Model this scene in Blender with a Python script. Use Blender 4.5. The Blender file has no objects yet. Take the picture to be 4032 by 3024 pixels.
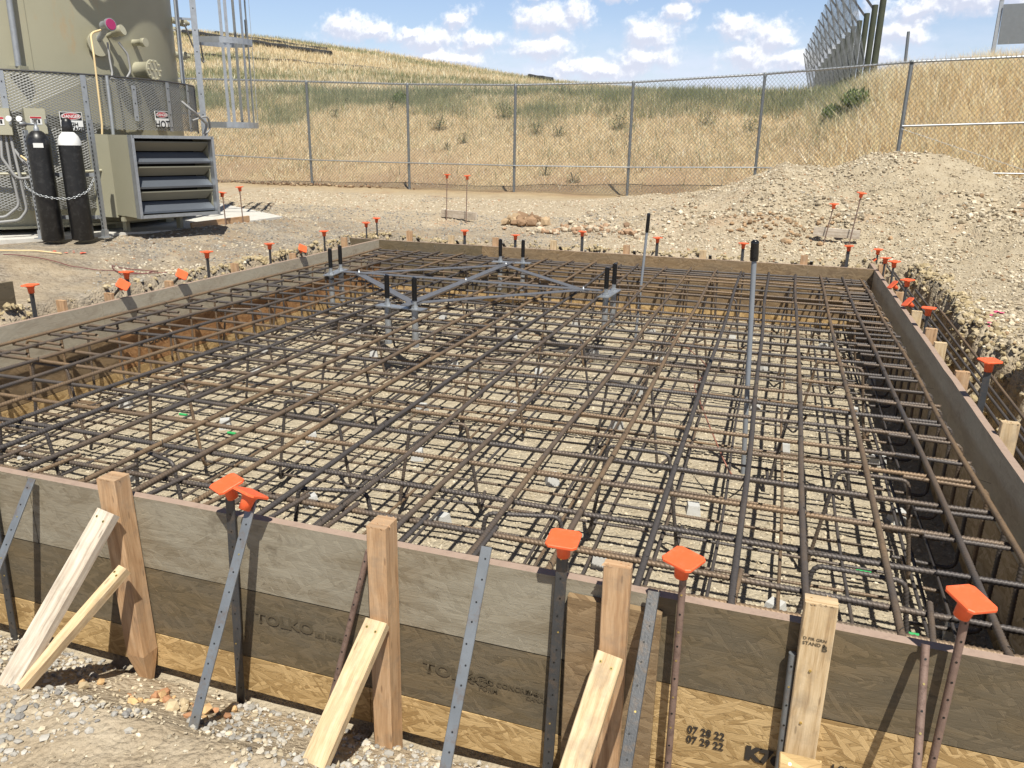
import bpy, math, random
import numpy as np
from mathutils import Vector, Matrix
R=math.radians
random.seed(4)
scene=bpy.context.scene
# ------------------------------------------------------------------ camera, sky, sun, exposure
cam=bpy.data.objects.new('camera',bpy.data.cameras.new('camera')); scene.collection.objects.link(cam)
ax=Vector((.94735992,.31977301,.01594988)).normalized(); az_=Vector((.30093518,-.90634535,.2966077)); az_=(az_-ax*az_.dot(ax)).normalized()
ay=az_.cross(ax)
m=Matrix.Identity(4)
for i in range(3): m[i][0]=ax[i]; m[i][1]=ay[i]; m[i][2]=az_[i]
m[2][3]=1.387
cam.matrix_world=m
cam.data.sensor_width=36; cam.data.lens=3078.1/4032*36; cam.data.clip_start=.05; cam.data.clip_end=2000
scene.camera=cam
SUN_DIR=Vector((-.29,.48,-1)).normalized()
sun=bpy.data.objects.new('sun',bpy.data.lights.new('sun','SUN')); scene.collection.objects.link(sun)
sun.data.energy=5.0; sun.data.angle=R(.53); sun.data.color=(1,.958,.85)
sun.rotation_euler=SUN_DIR.to_track_quat('-Z','Y').to_euler(); sun.location=(6,-6,12)
scene.view_settings.view_transform='Standard'; scene.view_settings.look='None'
scene.view_settings.exposure=0.36; scene.view_settings.gamma=1; scene.view_settings.use_curve_mapping=False
scene.render.engine='CYCLES'
W=bpy.data.worlds.new('World'); scene.world=W; W.use_nodes=True
class NT:
    def __init__(s,nt): s.nt=nt; s.n=nt.nodes; s.l=nt.links
    def node(s,t,ins={},**kw):
        n=s.n.new(t)
        for k,v in kw.items(): setattr(n,k,v)
        for k,v in ins.items():
            if isinstance(v,bpy.types.NodeSocket): s.l.new(v,n.inputs[k])
            elif v is not None: n.inputs[k].default_value=v
        return n
    def math(s,op,a,b=None,c=None,clamp=False):
        ins={0:a}
        if b is not None: ins[1]=b
        if c is not None: ins[2]=c
        n=s.node('ShaderNodeMath',ins,operation=op); n.use_clamp=clamp; return n.outputs[0]
    def vm(s,op,a,b=None,out=0,scale=None):
        ins={0:a}
        if b is not None: ins[1]=b
        n=s.node('ShaderNodeVectorMath',ins,operation=op)
        if scale is not None: n.inputs['Scale'].default_value=scale
        return n.outputs[out]
    def mr(s,v,a,b,c=0.,d=1.,smooth=False):
        n=s.node('ShaderNodeMapRange',{0:v,1:a,2:b,3:c,4:d}); n.interpolation_type='SMOOTHSTEP' if smooth else 'LINEAR'; return n.outputs[0]
    def mix(s,f,a,b,blend='MIX'):
        n=s.n.new('ShaderNodeMix'); n.data_type='RGBA'; n.blend_type=blend
        for k,v in ((0,f),(6,a),(7,b)):
            if isinstance(v,bpy.types.NodeSocket): s.l.new(v,n.inputs[k])
            else: n.inputs[k].default_value=(v+(1,) if isinstance(v,tuple) and len(v)==3 else v)
        return n.outputs[2]
    def noise(s,vec,scale,detail=4,rough=.55,dist=0,out=0,dims='3D'):
        n=s.node('ShaderNodeTexNoise',{'Scale':scale,'Detail':detail,'Roughness':rough,'Distortion':dist},noise_dimensions=dims)
        if vec is not None: s.l.new(vec,n.inputs['Vector'])
        return n.outputs[out]
    def voro(s,vec,scale,out='Color',feature='F1',dims='3D',rnd=1.):
        n=s.node('ShaderNodeTexVoronoi',{'Scale':scale,'Randomness':rnd},feature=feature,voronoi_dimensions=dims)
        if vec is not None: s.l.new(vec,n.inputs['Vector'])
        return n.outputs[out]
    def mapping(s,vec,loc=(0,0,0),rot=(0,0,0),scale=(1,1,1)):
        n=s.node('ShaderNodeMapping',{'Location':loc,'Rotation':rot,'Scale':scale}); s.l.new(vec,n.inputs['Vector']); return n.outputs[0]
    def ramp(s,f,stops):
        n=s.node('ShaderNodeValToRGB',{0:f}); e=n.color_ramp.elements
        while len(e)<len(stops): e.new(.5)
        for i,(p,c) in enumerate(stops): e[i].position=p; e[i].color=tuple(c)+(1,)
        return n.outputs[0]
    def sep(s,c):
        n=s.node('ShaderNodeSeparateXYZ',{0:c}); return n.outputs
    def comb(s,x,y,z): return s.node('ShaderNodeCombineXYZ',{0:x,1:y,2:z}).outputs[0]
    def bump(s,h,strength=.5,dist=.01,normal=None):
        n=s.node('ShaderNodeBump',{'Height':h,'Strength':strength,'Distance':dist})
        if normal is not None: s.l.new(normal,n.inputs['Normal'])
        return n.outputs[0]
# sky with cumulus: masks in (x/y, z/y) of the view direction
w=NT(W.node_tree); w.n.clear()
sky=w.node('ShaderNodeTexSky',sky_type='NISHITA'); sky.sun_disc=False
sky.sun_elevation=math.asin(-SUN_DIR.z); sky.sun_rotation=math.atan2(-SUN_DIR.x,-SUN_DIR.y); sky.altitude=100; sky.air_density=1.0; sky.dust_density=1.2; sky.ozone_density=2.0
tc=w.node('ShaderNodeTexCoord').outputs['Generated']
sx,sy,sz=w.sep(tc)
yy=w.math('MAXIMUM',sy,.05)
uv0=w.comb(w.math('DIVIDE',sx,yy),w.math('DIVIDE',sz,yy),0)
CLOUDS=[(-.571,.139,.040,.0145),(-.530,.135,.030,.012),(-.450,.122,.035,.014),(-.41,.145,.020,.016),(-.478,.13,.02,.009),(-.385,.120,.030,.012),(-.296,.143,.038,.018),(-.26,.148,.022,.016),(-.300,.112,.04,.014),
 (-.165,.125,.033,.018),(-.135,.148,.016,.010),(-.175,.098,.035,.014),(-.070,.130,.024,.012),(-.030,.118,.024,.017),(-.05,.098,.035,.015),(-.43,.100,.05,.012),(-.21,.168,.020,.008),
 (-.43,.186,.04,.010),(-.296,.181,.035,.010),(-.12,.172,.03,.013),(-.50,.190,.04,.007),(.0,.09,.04,.012),(-.235,.085,.06,.012),
 (.115,.142,.045,.013),(.16,.152,.040,.014),(.10,.120,.03,.014),(.19,.148,.03,.015),(.06,.10,.04,.015),(.24,.14,.03,.03),(-.08,.186,.03,.008),(-.66,.20,.05,.01)]
grp=bpy.data.node_groups.new('cloud_density','ShaderNodeTree')
grp.interface.new_socket('uv',in_out='INPUT',socket_type='NodeSocketVector'); grp.interface.new_socket('d',in_out='OUTPUT',socket_type='NodeSocketFloat')
g=NT(grp); gi=g.node('NodeGroupInput').outputs[0]; go=g.node('NodeGroupOutput')
wn=g.vm('SUBTRACT',g.noise(gi,26,3,.6,out=1),(.5,.5,.5)); wn=g.vm('MULTIPLY',wn,(.052,.030,0))
wn2=g.vm('MULTIPLY',g.vm('SUBTRACT',g.noise(gi,90,4,.65,out=1),(.5,.5,.5)),(.020,.016,0))
p=g.vm('ADD',g.vm('ADD',gi,wn),wn2)
acc=None
for (cx,cy,rx,ry) in CLOUDS:
    q=g.vm('MULTIPLY',g.vm('SUBTRACT',p,(cx,cy,0)),(.87/rx,.87/ry,0))
    l=g.math('SUBTRACT',1.22,g.vm('LENGTH',q,out=1))
    acc=l if acc is None else g.math('SMOOTH_MAX',acc,l,.35)
nz=g.math('SUBTRACT',g.noise(gi,46,7,.66),.5)
dd=g.math('ADD',acc,g.math('MULTIPLY',nz,1.45))
grp.links.new(dd,go.inputs[0])
def cd(v):
    n=w.node('ShaderNodeGroup'); n.node_tree=grp; w.l.new(v,n.inputs[0]); return n.outputs[0]
d0=cd(uv0); d1=cd(w.vm('ADD',uv0,(.003,.0065,0)))
mask=w.mr(d0,-.10,.75,0,1,True)
lit=w.mr(w.math('SUBTRACT',d0,d1),-.30,.55,0,1,True)
lowband=w.mr(w.sep(uv0)[1],.150,.06,0,.8,True)
lowband=w.math('MULTIPLY',lowband,w.mr(w.noise(w.mapping(uv0,scale=(14,40,1)),1,4,.6),.35,.62,.35,1))
ccol=w.mix(lit,(8.6,9.0,10.6,1),(14.6,14.6,14.8,1))
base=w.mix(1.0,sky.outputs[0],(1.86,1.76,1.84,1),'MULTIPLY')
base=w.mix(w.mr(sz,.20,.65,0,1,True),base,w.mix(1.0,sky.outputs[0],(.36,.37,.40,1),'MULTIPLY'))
base=w.mix(lowband,base,(9.6,10.3,12.4,1))
front=w.math('MULTIPLY',w.mr(sy,.06,.15,0,1),w.mr(sz,0,.02,0,1))
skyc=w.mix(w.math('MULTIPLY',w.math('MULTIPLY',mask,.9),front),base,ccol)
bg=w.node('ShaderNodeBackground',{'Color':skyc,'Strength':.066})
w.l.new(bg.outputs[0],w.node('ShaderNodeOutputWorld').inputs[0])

# ------------------------------------------------------------------ terrain maths
import numpy as np
RNG0=np.random.RandomState(7)
LAT=RNG0.rand(256,256)
def vnoise(x,y):
    xi=np.floor(x).astype(int);yi=np.floor(y).astype(int)
    fx=x-xi;fy=y-yi
    fx=fx*fx*(3-2*fx);fy=fy*fy*(3-2*fy)
    a=LAT[xi&255,yi&255];b=LAT[(xi+1)&255,yi&255];c=LAT[xi&255,(yi+1)&255];d=LAT[(xi+1)&255,(yi+1)&255]
    return (a*(1-fx)+b*fx)*(1-fy)+(c*(1-fx)+d*fx)*fy-0.5
def fbm(x,y,o=4,g=.5):
    s=0;a=1.
    for i in range(o):
        s=s+a*vnoise(x*2**i+17.3*i,y*2**i-9.1*i);a*=g
    return s
def sm(a,b,x):
    t=np.clip((x-a)/(b-a),0,1);return t*t*(3-2*t)
# outer faces of the form box
BX0,BX1,BY0,BY1=-5.47,1.172,2.235,10.21
def crest(u):
    return np.interp(u,[-1.6,-.814,-.676,-.522,-.379,-.2875,-.17,-.12,0,.3,2],[.16,.1415,.1285,.1085,.0855,.0715,.060,.054,.045,.04,.04])
def mound(x,y):
    p=np.interp(x,[-4.2,-2.9,-1.6,-.7,0,.72,1.69,2.7,3.6,5,8],[.2,.32,.52,.82,1.08,.98,1.23,1.08,.84,.6,.5])
    xs=np.clip((x-1.5)/3,0,1)
    f=np.clip((y-(11.3-2.6*xs))/(14.5-(11.3-2.6*xs)),0,1)
    f=f**1.15
    w=f*(1-sm(14.9,17.2,y))
    n=fbm(x*1.3+3,y*1.3,5)*.26*np.clip(f*3,0,1)*(1-sm(15,17,y))
    return np.maximum(p-.2,0)*w+n*np.clip((p-.2)*3,0,1)
def slabin(x,y):
    e=np.interp(y,[6.2,6.85,8.93,11.0,11.3],[-9.6,-8.75,-7.62,-7.60,-8.2])
    return sm(e-.06,e-.16,x)*(y>6.2)*sm(.05,.2,(-7.6-x)*.667+11.0-y)
def natural(x,y):
    z=-.02+.30*sm(10.3,16.6,y)
    z=np.maximum(z,-.02+.17*sm(-6.3,-7.6,x))
    z=z-.13*slabin(x,y)
    z=z+.22*sm(2.0,4.5,x)*sm(4,7,y)*(1-sm(9,12,y))
    return z+mound(x,y)
def bank(x,y):
    u=x/np.maximum(y,1)
    r=sm(-.02,.10,u)
    z0=.28
    zp=1.387+.050*27
    left=z0+(zp-z0)*np.clip((y-17.9)/9.1,0,1)**.9
    zr=1.387+(.065+.010*sm(2.2,5,x))*22
    right=z0+(zr-z0)*np.clip((y-17.8)/4.4,0,1)**.95
    right=np.where(y>22.2,zr+(y-22.2)*.055,right)
    near=left*(1-r)+right*r
    S=crest(u); s0=(near-1.387)/np.maximum(y,1)
    yy=np.clip(y,27,85)
    k=np.clip((yy-27)/55,0,1)**.8
    slope=.050*(1-r)+(.0625+.0)*r
    far=1.387+yy*(slope*(1-k)+np.where(u>.02,np.minimum(S,slope),S)*k)
    far=far-np.maximum(y-85,0)*.12
    return np.where(y>27,far,near)
def height(x,y,detail=True):
    nat=natural(x,y)
    nat=np.where(y>17.6,np.maximum(bank(x,y),0)+0*nat,nat)
    w=sm(17.2,18.2,y); nat=natural(x,y)*(1-w)+bank(x,y)*w
    if detail:
        nat=nat+fbm(x*1.1,y*1.1,4)*.05*(1-slabin(x,y))
        nat=nat+sm(17.8,20,y)*fbm(x*.5,y*.5,4)*.25*(1-sm(40,80,y)*.6)
    dx=np.maximum(np.maximum(BX0-x,x-BX1),0);dy=np.maximum(np.maximum(BY0-y,y-BY1),0)
    d=np.hypot(dx,dy)
    right=x>BX1
    e=np.where(right,.42,.30)+fbm(x*2.1+5,y*2.1,5)*.30
    lump=fbm(x*9,y*9,3)*.16*np.exp(-((d-e-.03)/.16)**2)
    tr=sm(0,.13,d-e)
    z=-.76+(nat+.76)*tr
    if detail: z=z+lump
    # area in front of the near wall
    fr=-.845+.045*sm(2.21,2.14,y)+.31*np.clip((2.14-y)/.48,0,1)**1.15*(1-.45*sm(-1.25,-.7,x))+.14*sm(1.6,.6,y)
    if detail: fr=fr+fbm(x*3,y*3,4)*.05*sm(2.2,1.9,y)
    front=sm(2.30,2.20,y)
    side=sm(BX1+1.2,BX1+.4,x)*sm(BX0-1.4,BX0-.5,x)
    fz=fr*side+nat*(1-side)
    z=z*(1-front)+fz*front
    return z
def pit_noise(x,y):
    return fbm(x*4,y*4,3)*.02
# ------------------------------------------------------------------ object helpers
COL=scene.collection
def tag(o,label=None,cat=None,group=None,kind=None):
    if label: o['label']=label
    if cat: o['category']=cat
    if group: o['group']=group
    if kind: o['kind']=kind
    return o
def empty(name,loc,label=None,cat=None,group=None,rz=0):
    o=bpy.data.objects.new(name,None); COL.objects.link(o); o.empty_display_size=.05
    o.location=loc; o.rotation_euler=(0,0,rz)
    return tag(o,label,cat,group)
def link(name,me,parent=None,world=None):
    o=bpy.data.objects.new(name,me); COL.objects.link(o)
    if parent is not None:
        o.parent=parent
        if world!='local': o.matrix_parent_inverse=parent_mat(parent).inverted()
    return o
def parent_mat(p):
    m=Matrix.LocRotScale(p.location,p.rotation_euler,p.scale)
    if p.parent is not None: m=parent_mat(p.parent)@p.matrix_parent_inverse@m
    return m
class MB:
    def __init__(s): s.v=[];s.f=[];s.mi=[];s.uv=[];s.sm=[]
    def add(s,vs,fs,mi=0,uvs=None,smooth=False):
        b=len(s.v); s.v+= [tuple(v) for v in vs]
        for k,f in enumerate(fs):
            s.f.append(tuple(b+i for i in f)); s.mi.append(mi); s.sm.append(smooth)
            s.uv.append(uvs[k] if uvs else [(vs[i][0]+vs[i][1],vs[i][2]) for i in f])
    def box(s,x0,x1,y0,y1,z0,z1,mi=0):
        s.beam((x0,(y0+y1)/2,(z0+z1)/2),(x1,(y0+y1)/2,(z0+z1)/2),y1-y0,z1-z0,(0,1,0),mi)
    def beam(s,p0,p1,wd,th,wdir=(1,0,0),mi=0,taper=1.,jag=0,bev=.0,seed=None):
        """box from p0 to p1, width wd along wdir, thickness th across"""
        p0=Vector(p0);p1=Vector(p1);d=(p1-p0);L=d.length;d.normalize()
        a=Vector(wdir);a=(a-d*a.dot(d)).normalized();b=d.cross(a)
        prof=[(-wd/2,-th/2),(wd/2,-th/2),(wd/2,th/2),(-wd/2,th/2)]
        if bev>0:
            e=bev;q=[]
            for (sx_,sy_) in ((-1,-1),(1,-1),(1,1),(-1,1)):
                c1=(sx_*(wd/2-e),sy_*th/2);c2=(sx_*wd/2,sy_*(th/2-e))
                q+= [c1,c2] if sx_*sy_<0 else [c2,c1]
            prof=q
        n=len(prof);vs=[];us=[0,L];per=[0]
        for i in range(n): per.append(per[-1]+math.hypot(prof[(i+1)%n][0]-prof[i][0],prof[(i+1)%n][1]-prof[i][1]))
        for k,(P,sc) in enumerate(((p0,1.),(p1,taper))):
            for i,(x,y) in enumerate(prof):
                j=(random.uniform(-jag,jag) if k==0 else 0)
                vs.append(P+a*x*sc+b*y*sc+d*j)
        fs=[];uvs=[]
        for i in range(n):
            j=(i+1)%n
            fs.append((i,j,n+j,n+i)); uvs.append([(0,per[i]),(0,per[i+1]),(L,per[i+1]),(L,per[i])])
        fs.append(tuple(range(n-1,-1,-1))); uvs.append([(prof[i][0]*.3,prof[i][1]+5) for i in range(n-1,-1,-1)])
        fs.append(tuple(range(n,2*n))); uvs.append([(prof[i][0]*.3,prof[i][1]+9) for i in range(n)])
        s.add(vs,fs,mi,uvs)
    def tube(s,pts,r,n=10,mi=0,cap=True,smooth=True,radii=None,closed=False):
        pts=[Vector(p) for p in pts]; m=len(pts)
        tang=[]
        for i in range(m):
            a=pts[(i-1)%m] if closed else pts[max(i-1,0)]; b=pts[(i+1)%m] if closed else pts[min(i+1,m-1)]
            tang.append((b-a).normalized())
        u=tang[0].orthogonal().normalized(); vs=[];s0=[0]
        for i in range(1,m): s0.append(s0[-1]+(pts[i]-pts[i-1]).length)
        for i in range(m):
            t=tang[i]; u=(u-t*u.dot(t)).normalized(); w_=t.cross(u); rr=radii[i] if radii else r
            for k in range(n):
                a=2*math.pi*k/n; vs.append(pts[i]+(u*math.cos(a)+w_*math.sin(a))*rr)
        fs=[];uvs=[]
        mm=m if closed else m-1
        for i in range(mm):
            i2=(i+1)%m
            for k in range(n):
                k2=(k+1)%n
                fs.append((i*n+k,i*n+k2,i2*n+k2,i2*n+k)); uvs.append([(s0[i],k/n),(s0[i],(k+1)/n),(s0[i2],(k+1)/n),(s0[i2],k/n)])
        s.add(vs,fs,mi,uvs,smooth)
        if cap and not closed:
            s.add(vs[:n],[tuple(range(n-1,-1,-1))],mi); s.add(vs[-n:],[tuple(range(n))],mi)
    def lathe(s,p0,p1,prof,n=24,mi=0,smooth=True):
        """prof: (t along axis in metres, radius)"""
        p0=Vector(p0);d=(Vector(p1)-p0).normalized();u=d.orthogonal().normalized();w_=d.cross(u);vs=[]
        for (t,r) in prof:
            for k in range(n):
                a=2*math.pi*k/n; vs.append(p0+d*t+(u*math.cos(a)+w_*math.sin(a))*r)
        fs=[]
        for i in range(len(prof)-1):
            for k in range(n):
                k2=(k+1)%n; fs.append((i*n+k,i*n+k2,(i+1)*n+k2,(i+1)*n+k))
        s.add(vs,fs,mi,None,smooth)
        s.add(vs[:n],[tuple(range(n-1,-1,-1))],mi); s.add(vs[-n:],[tuple(range(n))],mi)
    def mesh(s,name,mats,sharp=35):
        me=bpy.data.meshes.new(name); me.from_pydata(s.v,[],s.f)
        for m_ in (mats if isinstance(mats,(list,tuple)) else [mats]): me.materials.append(m_)
        me.polygons.foreach_set('material_index',s.mi); me.polygons.foreach_set('use_smooth',s.sm)
        ul=me.uv_layers.new(name='UVMap'); flat=[c for f in s.uv for p in f for c in p]; ul.data.foreach_set('uv',flat)
        me.update(); return me
    def obj(s,name,mats,parent=None):
        return link(name,s.mesh(name,mats),parent)
def origin_to(o,loc):
    """move a top-level mesh object's origin to loc without moving the mesh"""
    loc=Vector(loc); o.data.transform(Matrix.Translation(-loc)); o.location=loc; return o
def np_mesh(name,V,F,mat,col=None,smooth=False,uv=None):
    """V (n,3) float, F (m,k) int"""
    me=bpy.data.meshes.new(name); n=len(V); mf,k=F.shape
    me.vertices.add(n); me.vertices.foreach_set('co',np.ascontiguousarray(V,dtype=np.float32).ravel())
    me.loops.add(mf*k); me.loops.foreach_set('vertex_index',np.ascontiguousarray(F,dtype=np.int32).ravel())
    me.polygons.add(mf); me.polygons.foreach_set('loop_start',np.arange(0,mf*k,k,dtype=np.int32))
    me.polygons.foreach_set('loop_total',np.full(mf,k,dtype=np.int32))
    me.polygons.foreach_set('use_smooth',np.full(mf,smooth,dtype=bool))
    if mat: me.materials.append(mat)
    if uv is not None:
        ul=me.uv_layers.new(name='UVMap'); ul.data.foreach_set('uv',np.ascontiguousarray(uv,dtype=np.float32).ravel())
    me.update(calc_edges=True); me.validate()
    if col is not None:
        a=me.attributes.new('Col','FLOAT_COLOR','POINT'); c=np.ones((n,4),dtype=np.float32); c[:,:3]=col; a.data.foreach_set('color',c.ravel())
    return me
def add_np(name,V,F,mat,col=None,smooth=False,parent=None,uv=None):
    return link(name,np_mesh(name,V,F,mat,col,smooth,uv),parent)

# ------------------------------------------------------------------ materials
def new_mat(name):
    m_=bpy.data.materials.new(name); m_.use_nodes=True; t=NT(m_.node_tree); t.n.clear()
    b=t.node('ShaderNodeBsdfPrincipled'); o=t.node('ShaderNodeOutputMaterial'); t.l.new(b.outputs[0],o.inputs[0])
    t.b=b; return m_,t
def setb(t,col=None,rough=None,metal=None,normal=None,spec=None):
    for k,v in (('Base Color',col),('Roughness',rough),('Metallic',metal),('Normal',normal),('Specular IOR Level',spec)):
        if v is None: continue
        if isinstance(v,bpy.types.NodeSocket): t.l.new(v,t.b.inputs[k])
        else: t.b.inputs[k].default_value=(tuple(v)+(1,) if isinstance(v,tuple) and len(v)==3 else v)
def osb(name,c1,c2,dark,weather=None,wamt=0.,edge=.5,con=1.,fibs=.5):
    m_,t=new_mat(name)
    x,y,z=t.sep(t.node('ShaderNodeTexCoord').outputs['Object'])
    co=t.comb(t.math('ADD',x,y),z,0)
    wob=t.vm('SCALE',t.vm('SUBTRACT',t.noise(co,7,2,out=1),(.5,.5,.5)),scale=.012)
    co2=t.vm('ADD',co,wob)
    layers=[]
    for i,(rot,sc,loc) in enumerate((( .25,(8,52,1),(0,0,0)),(-.5,(9,60,1),(3.3,1.2,0)),(.9,(12,66,1),(7.7,4.1,0)),(-.1,(6,46,1),(1.7,9.9,0)))):
        mp=t.mapping(co2,rot=(0,0,rot)); mp=t.vm('MULTIPLY',t.vm('ADD',mp,loc),sc)
        vc=t.voro(mp,1.0,'Color',dims='2D'); ve=t.voro(mp,1.0,'Distance',feature='DISTANCE_TO_EDGE',dims='2D')
        r,g_,b_=t.sep(vc); layers.append((r,g_,ve,mp))
    val,pr,ed,_=layers[0]
    fib=t.noise(t.vm('MULTIPLY',layers[0][3],(.6,6,1)),2.0,3,.6)
    for r,g_,ve,mp in layers[1:]:
        k=t.math('GREATER_THAN',g_,pr)
        def mx(a,b): 
            n=t.node('ShaderNodeMix',{0:k,2:a,3:b},data_type='FLOAT'); return n.outputs[0]
        f2=t.noise(t.vm('MULTIPLY',mp,(.6,6,1)),2.0,3,.6)
        val=mx(val,r);ed=mx(ed,ve);fib=mx(fib,f2);pr=mx(pr,g_)
    gr=t.noise(t.vm('MULTIPLY',co,(7,110,1)),1.,4,.65)
    v=t.math('ADD',t.math('ADD',t.math('MULTIPLY',val,.48*con),.07+.24*(1-con)),t.math('ADD',t.math('MULTIPLY',fib,.5*con),t.math('MULTIPLY',t.math('SUBTRACT',gr,.5*con),.5)))
    c=t.ramp(v,[(.12,dark),(.42,c1),(.75,c2),(1.,tuple(min(1,a*1.25) for a in c2))])
    c=t.mix(t.mr(ed,.0,.035,edge,0),c,dark)
    if weather:
        wn=t.noise(t.vm('MULTIPLY',co,(1.6,5,1)),1.2,5,.65)
        c=t.mix(t.mr(wn,.38,.62,0,wamt,True),c,t.mix(v,tuple(a*.7 for a in weather)+(1,),tuple(a*1.25 for a in weather)+(1,)))
        st=t.noise(t.vm('MULTIPLY',co,(3,3,1)),1.7,4,.7)
        c=t.mix(t.mr(st,.58,.72,0,.45,True),c,dark)
    hgt=t.math('ADD',t.math('MULTIPLY',val,.6),t.math('MULTIPLY',fib,.6))
    setb(t,c,.78,0,t.bump(t.math('ADD',t.math('MULTIPLY',hgt,con),t.math('ADD',t.math('MULTIPLY',gr,.6),t.mr(ed,0,.06,-edge,0))),.5,.0035))
    return m_
M={}
M['osb_gray']=osb('osb_gray',(.185,.15,.10),(.28,.24,.175),(.085,.063,.04),(.30,.27,.21),.75,.2,.5)
M['osb_grayL']=osb('osb_grayL',(.33,.28,.21),(.44,.38,.29),(.17,.12,.08),(.42,.375,.29),.9,.12,.45)
M['osb_dark']=osb('osb_dark',(.115,.085,.045),(.17,.125,.07),(.05,.036,.02),(.12,.10,.07),.6,.22,.75)
M['osb_brown']=osb('osb_brown',(.20,.13,.065),(.29,.20,.11),(.09,.05,.025),(.17,.13,.085),.45,.3,.8)
M['osb_red']=osb('osb_red',(.30,.145,.055),(.42,.23,.10),(.14,.06,.025))
M['osb_gold']=osb('osb_gold',(.37,.24,.10),(.54,.375,.18),(.20,.115,.04))
M['osb_tan']=osb('osb_tan',(.40,.29,.16),(.52,.40,.25),(.2,.13,.06))
def lumber(name,c1,c2,dark):
    m_,t=new_mat(name)
    uv=t.node('ShaderNodeUVMap',uv_map='UVMap').outputs[0]; rnd=t.node('ShaderNodeObjectInfo').outputs['Random']
    uv=t.vm('ADD',uv,t.comb(t.math('MULTIPLY',rnd,9.),t.math('MULTIPLY',rnd,5.),0))
    s_=t.vm('MULTIPLY',uv,(2.2,55,1))
    wv=t.noise(t.vm('ADD',s_,t.vm('SCALE',t.noise(uv,3,2,out=1),scale=3.)),1.0,4,.6)
    fine=t.noise(t.vm('MULTIPLY',uv,(9,400,1)),1.,2,.6)
    v=t.math('ADD',t.math('MULTIPLY',wv,.75),t.math('MULTIPLY',fine,.3))
    c=t.ramp(v,[(.30,dark),(.48,c1),(.66,c2)])
    kn=t.voro(t.vm('MULTIPLY',uv,(3.2,16,1)),1.0,'Distance',dims='2D')
    c=t.mix(t.mr(kn,.03,.07,.5,0,True),c,tuple(a*.35 for a in dark)+(1,))
    dirt=t.noise(uv,9,5,.7); c=t.mix(t.mr(dirt,.48,.72,0,.5),c,(.22,.18,.14,1))
    setb(t,c,.7,0,t.bump(v,.35,.002)); return m_
M['pine']=lumber('pine',(.44,.27,.145),(.57,.38,.225),(.26,.135,.065))
M['pine_pale']=lumber('pine_pale',(.55,.40,.23),(.68,.53,.34),(.34,.21,.10))
M['pine_gray']=lumber('pine_gray',(.50,.42,.33),(.64,.57,.48),(.30,.23,.17))
def plain(name,col,rough=.6,metal=0.,var=.15,scale=8,dirt=None,damt=.4,bumps=0,bscale=60,spec=None):
    m_,t=new_mat(name); tc_=t.node('ShaderNodeTexCoord').outputs['Object']
    n=t.noise(tc_,scale,5,.6)
    c=t.mix(n,tuple(a*(1-var) for a in col)+(1,),tuple(min(1,a*(1+var)) for a in col)+(1,))
    if dirt: c=t.mix(t.mr(t.noise(t.vm('ADD',tc_,(3.1,0,0)),scale*1.7,6,.7),.48,.68,0,damt,True),c,dirt+(1,))
    nm=t.bump(t.noise(tc_,bscale,4,.6),bumps,.003) if bumps else None
    setb(t,c,rough,metal,nm,spec); return m_
M['galv']=plain('galv',(.46,.48,.50),.42,.75,.2,14,(.33,.34,.35),.5)
M['galv_dull']=plain('galv_dull',(.38,.40,.42),.5,.55,.15,10,(.25,.25,.25),.4)
M['galv_post']=plain('galv_post',(.21,.225,.235),.5,.5,.15,10)
M['steel_dark']=plain('steel_dark',(.075,.077,.082),.48,.4,.35,16,(.17,.12,.08),.45,.25,120)
M['steel_blue']=plain('steel_blue',(.22,.235,.25),.45,.5,.3,12,(.20,.13,.085),.45)
M['steel_rust']=plain('steel_rust',(.23,.155,.125),.65,.25,.3,18,(.09,.055,.045),.6,.4,150)
M['orange']=plain('orange',(.86,.13,.04),.5,0,.08,18,(.62,.22,.11),.4)
M['beige']=plain('beige',(.33,.315,.23),.5,0,.06,3)
M['beige_l']=plain('beige_l',(.42,.40,.30),.45,0,.05,3)
M['black']=plain('black',(.012,.012,.013),.38,0,.3,12,(.05,.05,.05),.5)
M['tape']=plain('tape',(.010,.010,.011),.22,0,.2,30,None,0,.5,90)
M['rubber']=plain('rubber',(.03,.03,.03),.6,0,.3,4,(.07,.065,.055),.5)
M['gray_hose']=plain('gray_hose',(.30,.30,.30),.6)
M['pvc']=plain('pvc',(.23,.25,.28),.42,0,.08,4,(.38,.35,.3),.2)
M['white']=plain('white',(.76,.76,.75),.45,0,.04,10)
M['sign_black']=plain('sign_black',(.01,.01,.01),.5)
M['sign_red']=plain('sign_red',(.45,.02,.03),.45)
M['red_cap']=plain('red_cap',(.35,.03,.12),.4)
M['yellow_cord']=plain('yellow_cord',(.72,.55,.30),.6)
M['red_cord']=plain('red_cord',(.16,.05,.05),.6)
M['pink_paint']=plain('pink_paint',(.85,.10,.25),.7)
M['orange_paint']=plain('orange_paint',(.85,.12,.06),.7)
M['green_paint']=plain('green_paint',(.03,.35,.10),.7)
M['copper']=plain('copper',(.38,.17,.12),.5,.4,.2,20)
M['concrete']=plain('concrete',(.56,.54,.50),.85,0,.08,6,(.40,.36,.30),.5,.4,90)
M['dobie']=plain('dobie',(.50,.50,.49),.9,0,.12,30,(.33,.32,.30),.4,.6,150)
M['pole_wood']=plain('pole_wood',(.055,.062,.04),.8,0,.4,3)
M['net']=plain('net',(.16,.17,.18),.8)
M['ink']=plain('ink',(.035,.028,.022),.8)
M['ink_faint']=plain('ink_faint',(.092,.071,.042),.8)
M['guard']=plain('guard',(.32,.32,.31),.5,.5,.15,10)
M['flat_steel']=plain('flat_steel',(.17,.17,.18),.45,.4,.2,12)
M['brass']=plain('brass',(.65,.50,.18),.35,.8)
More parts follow.
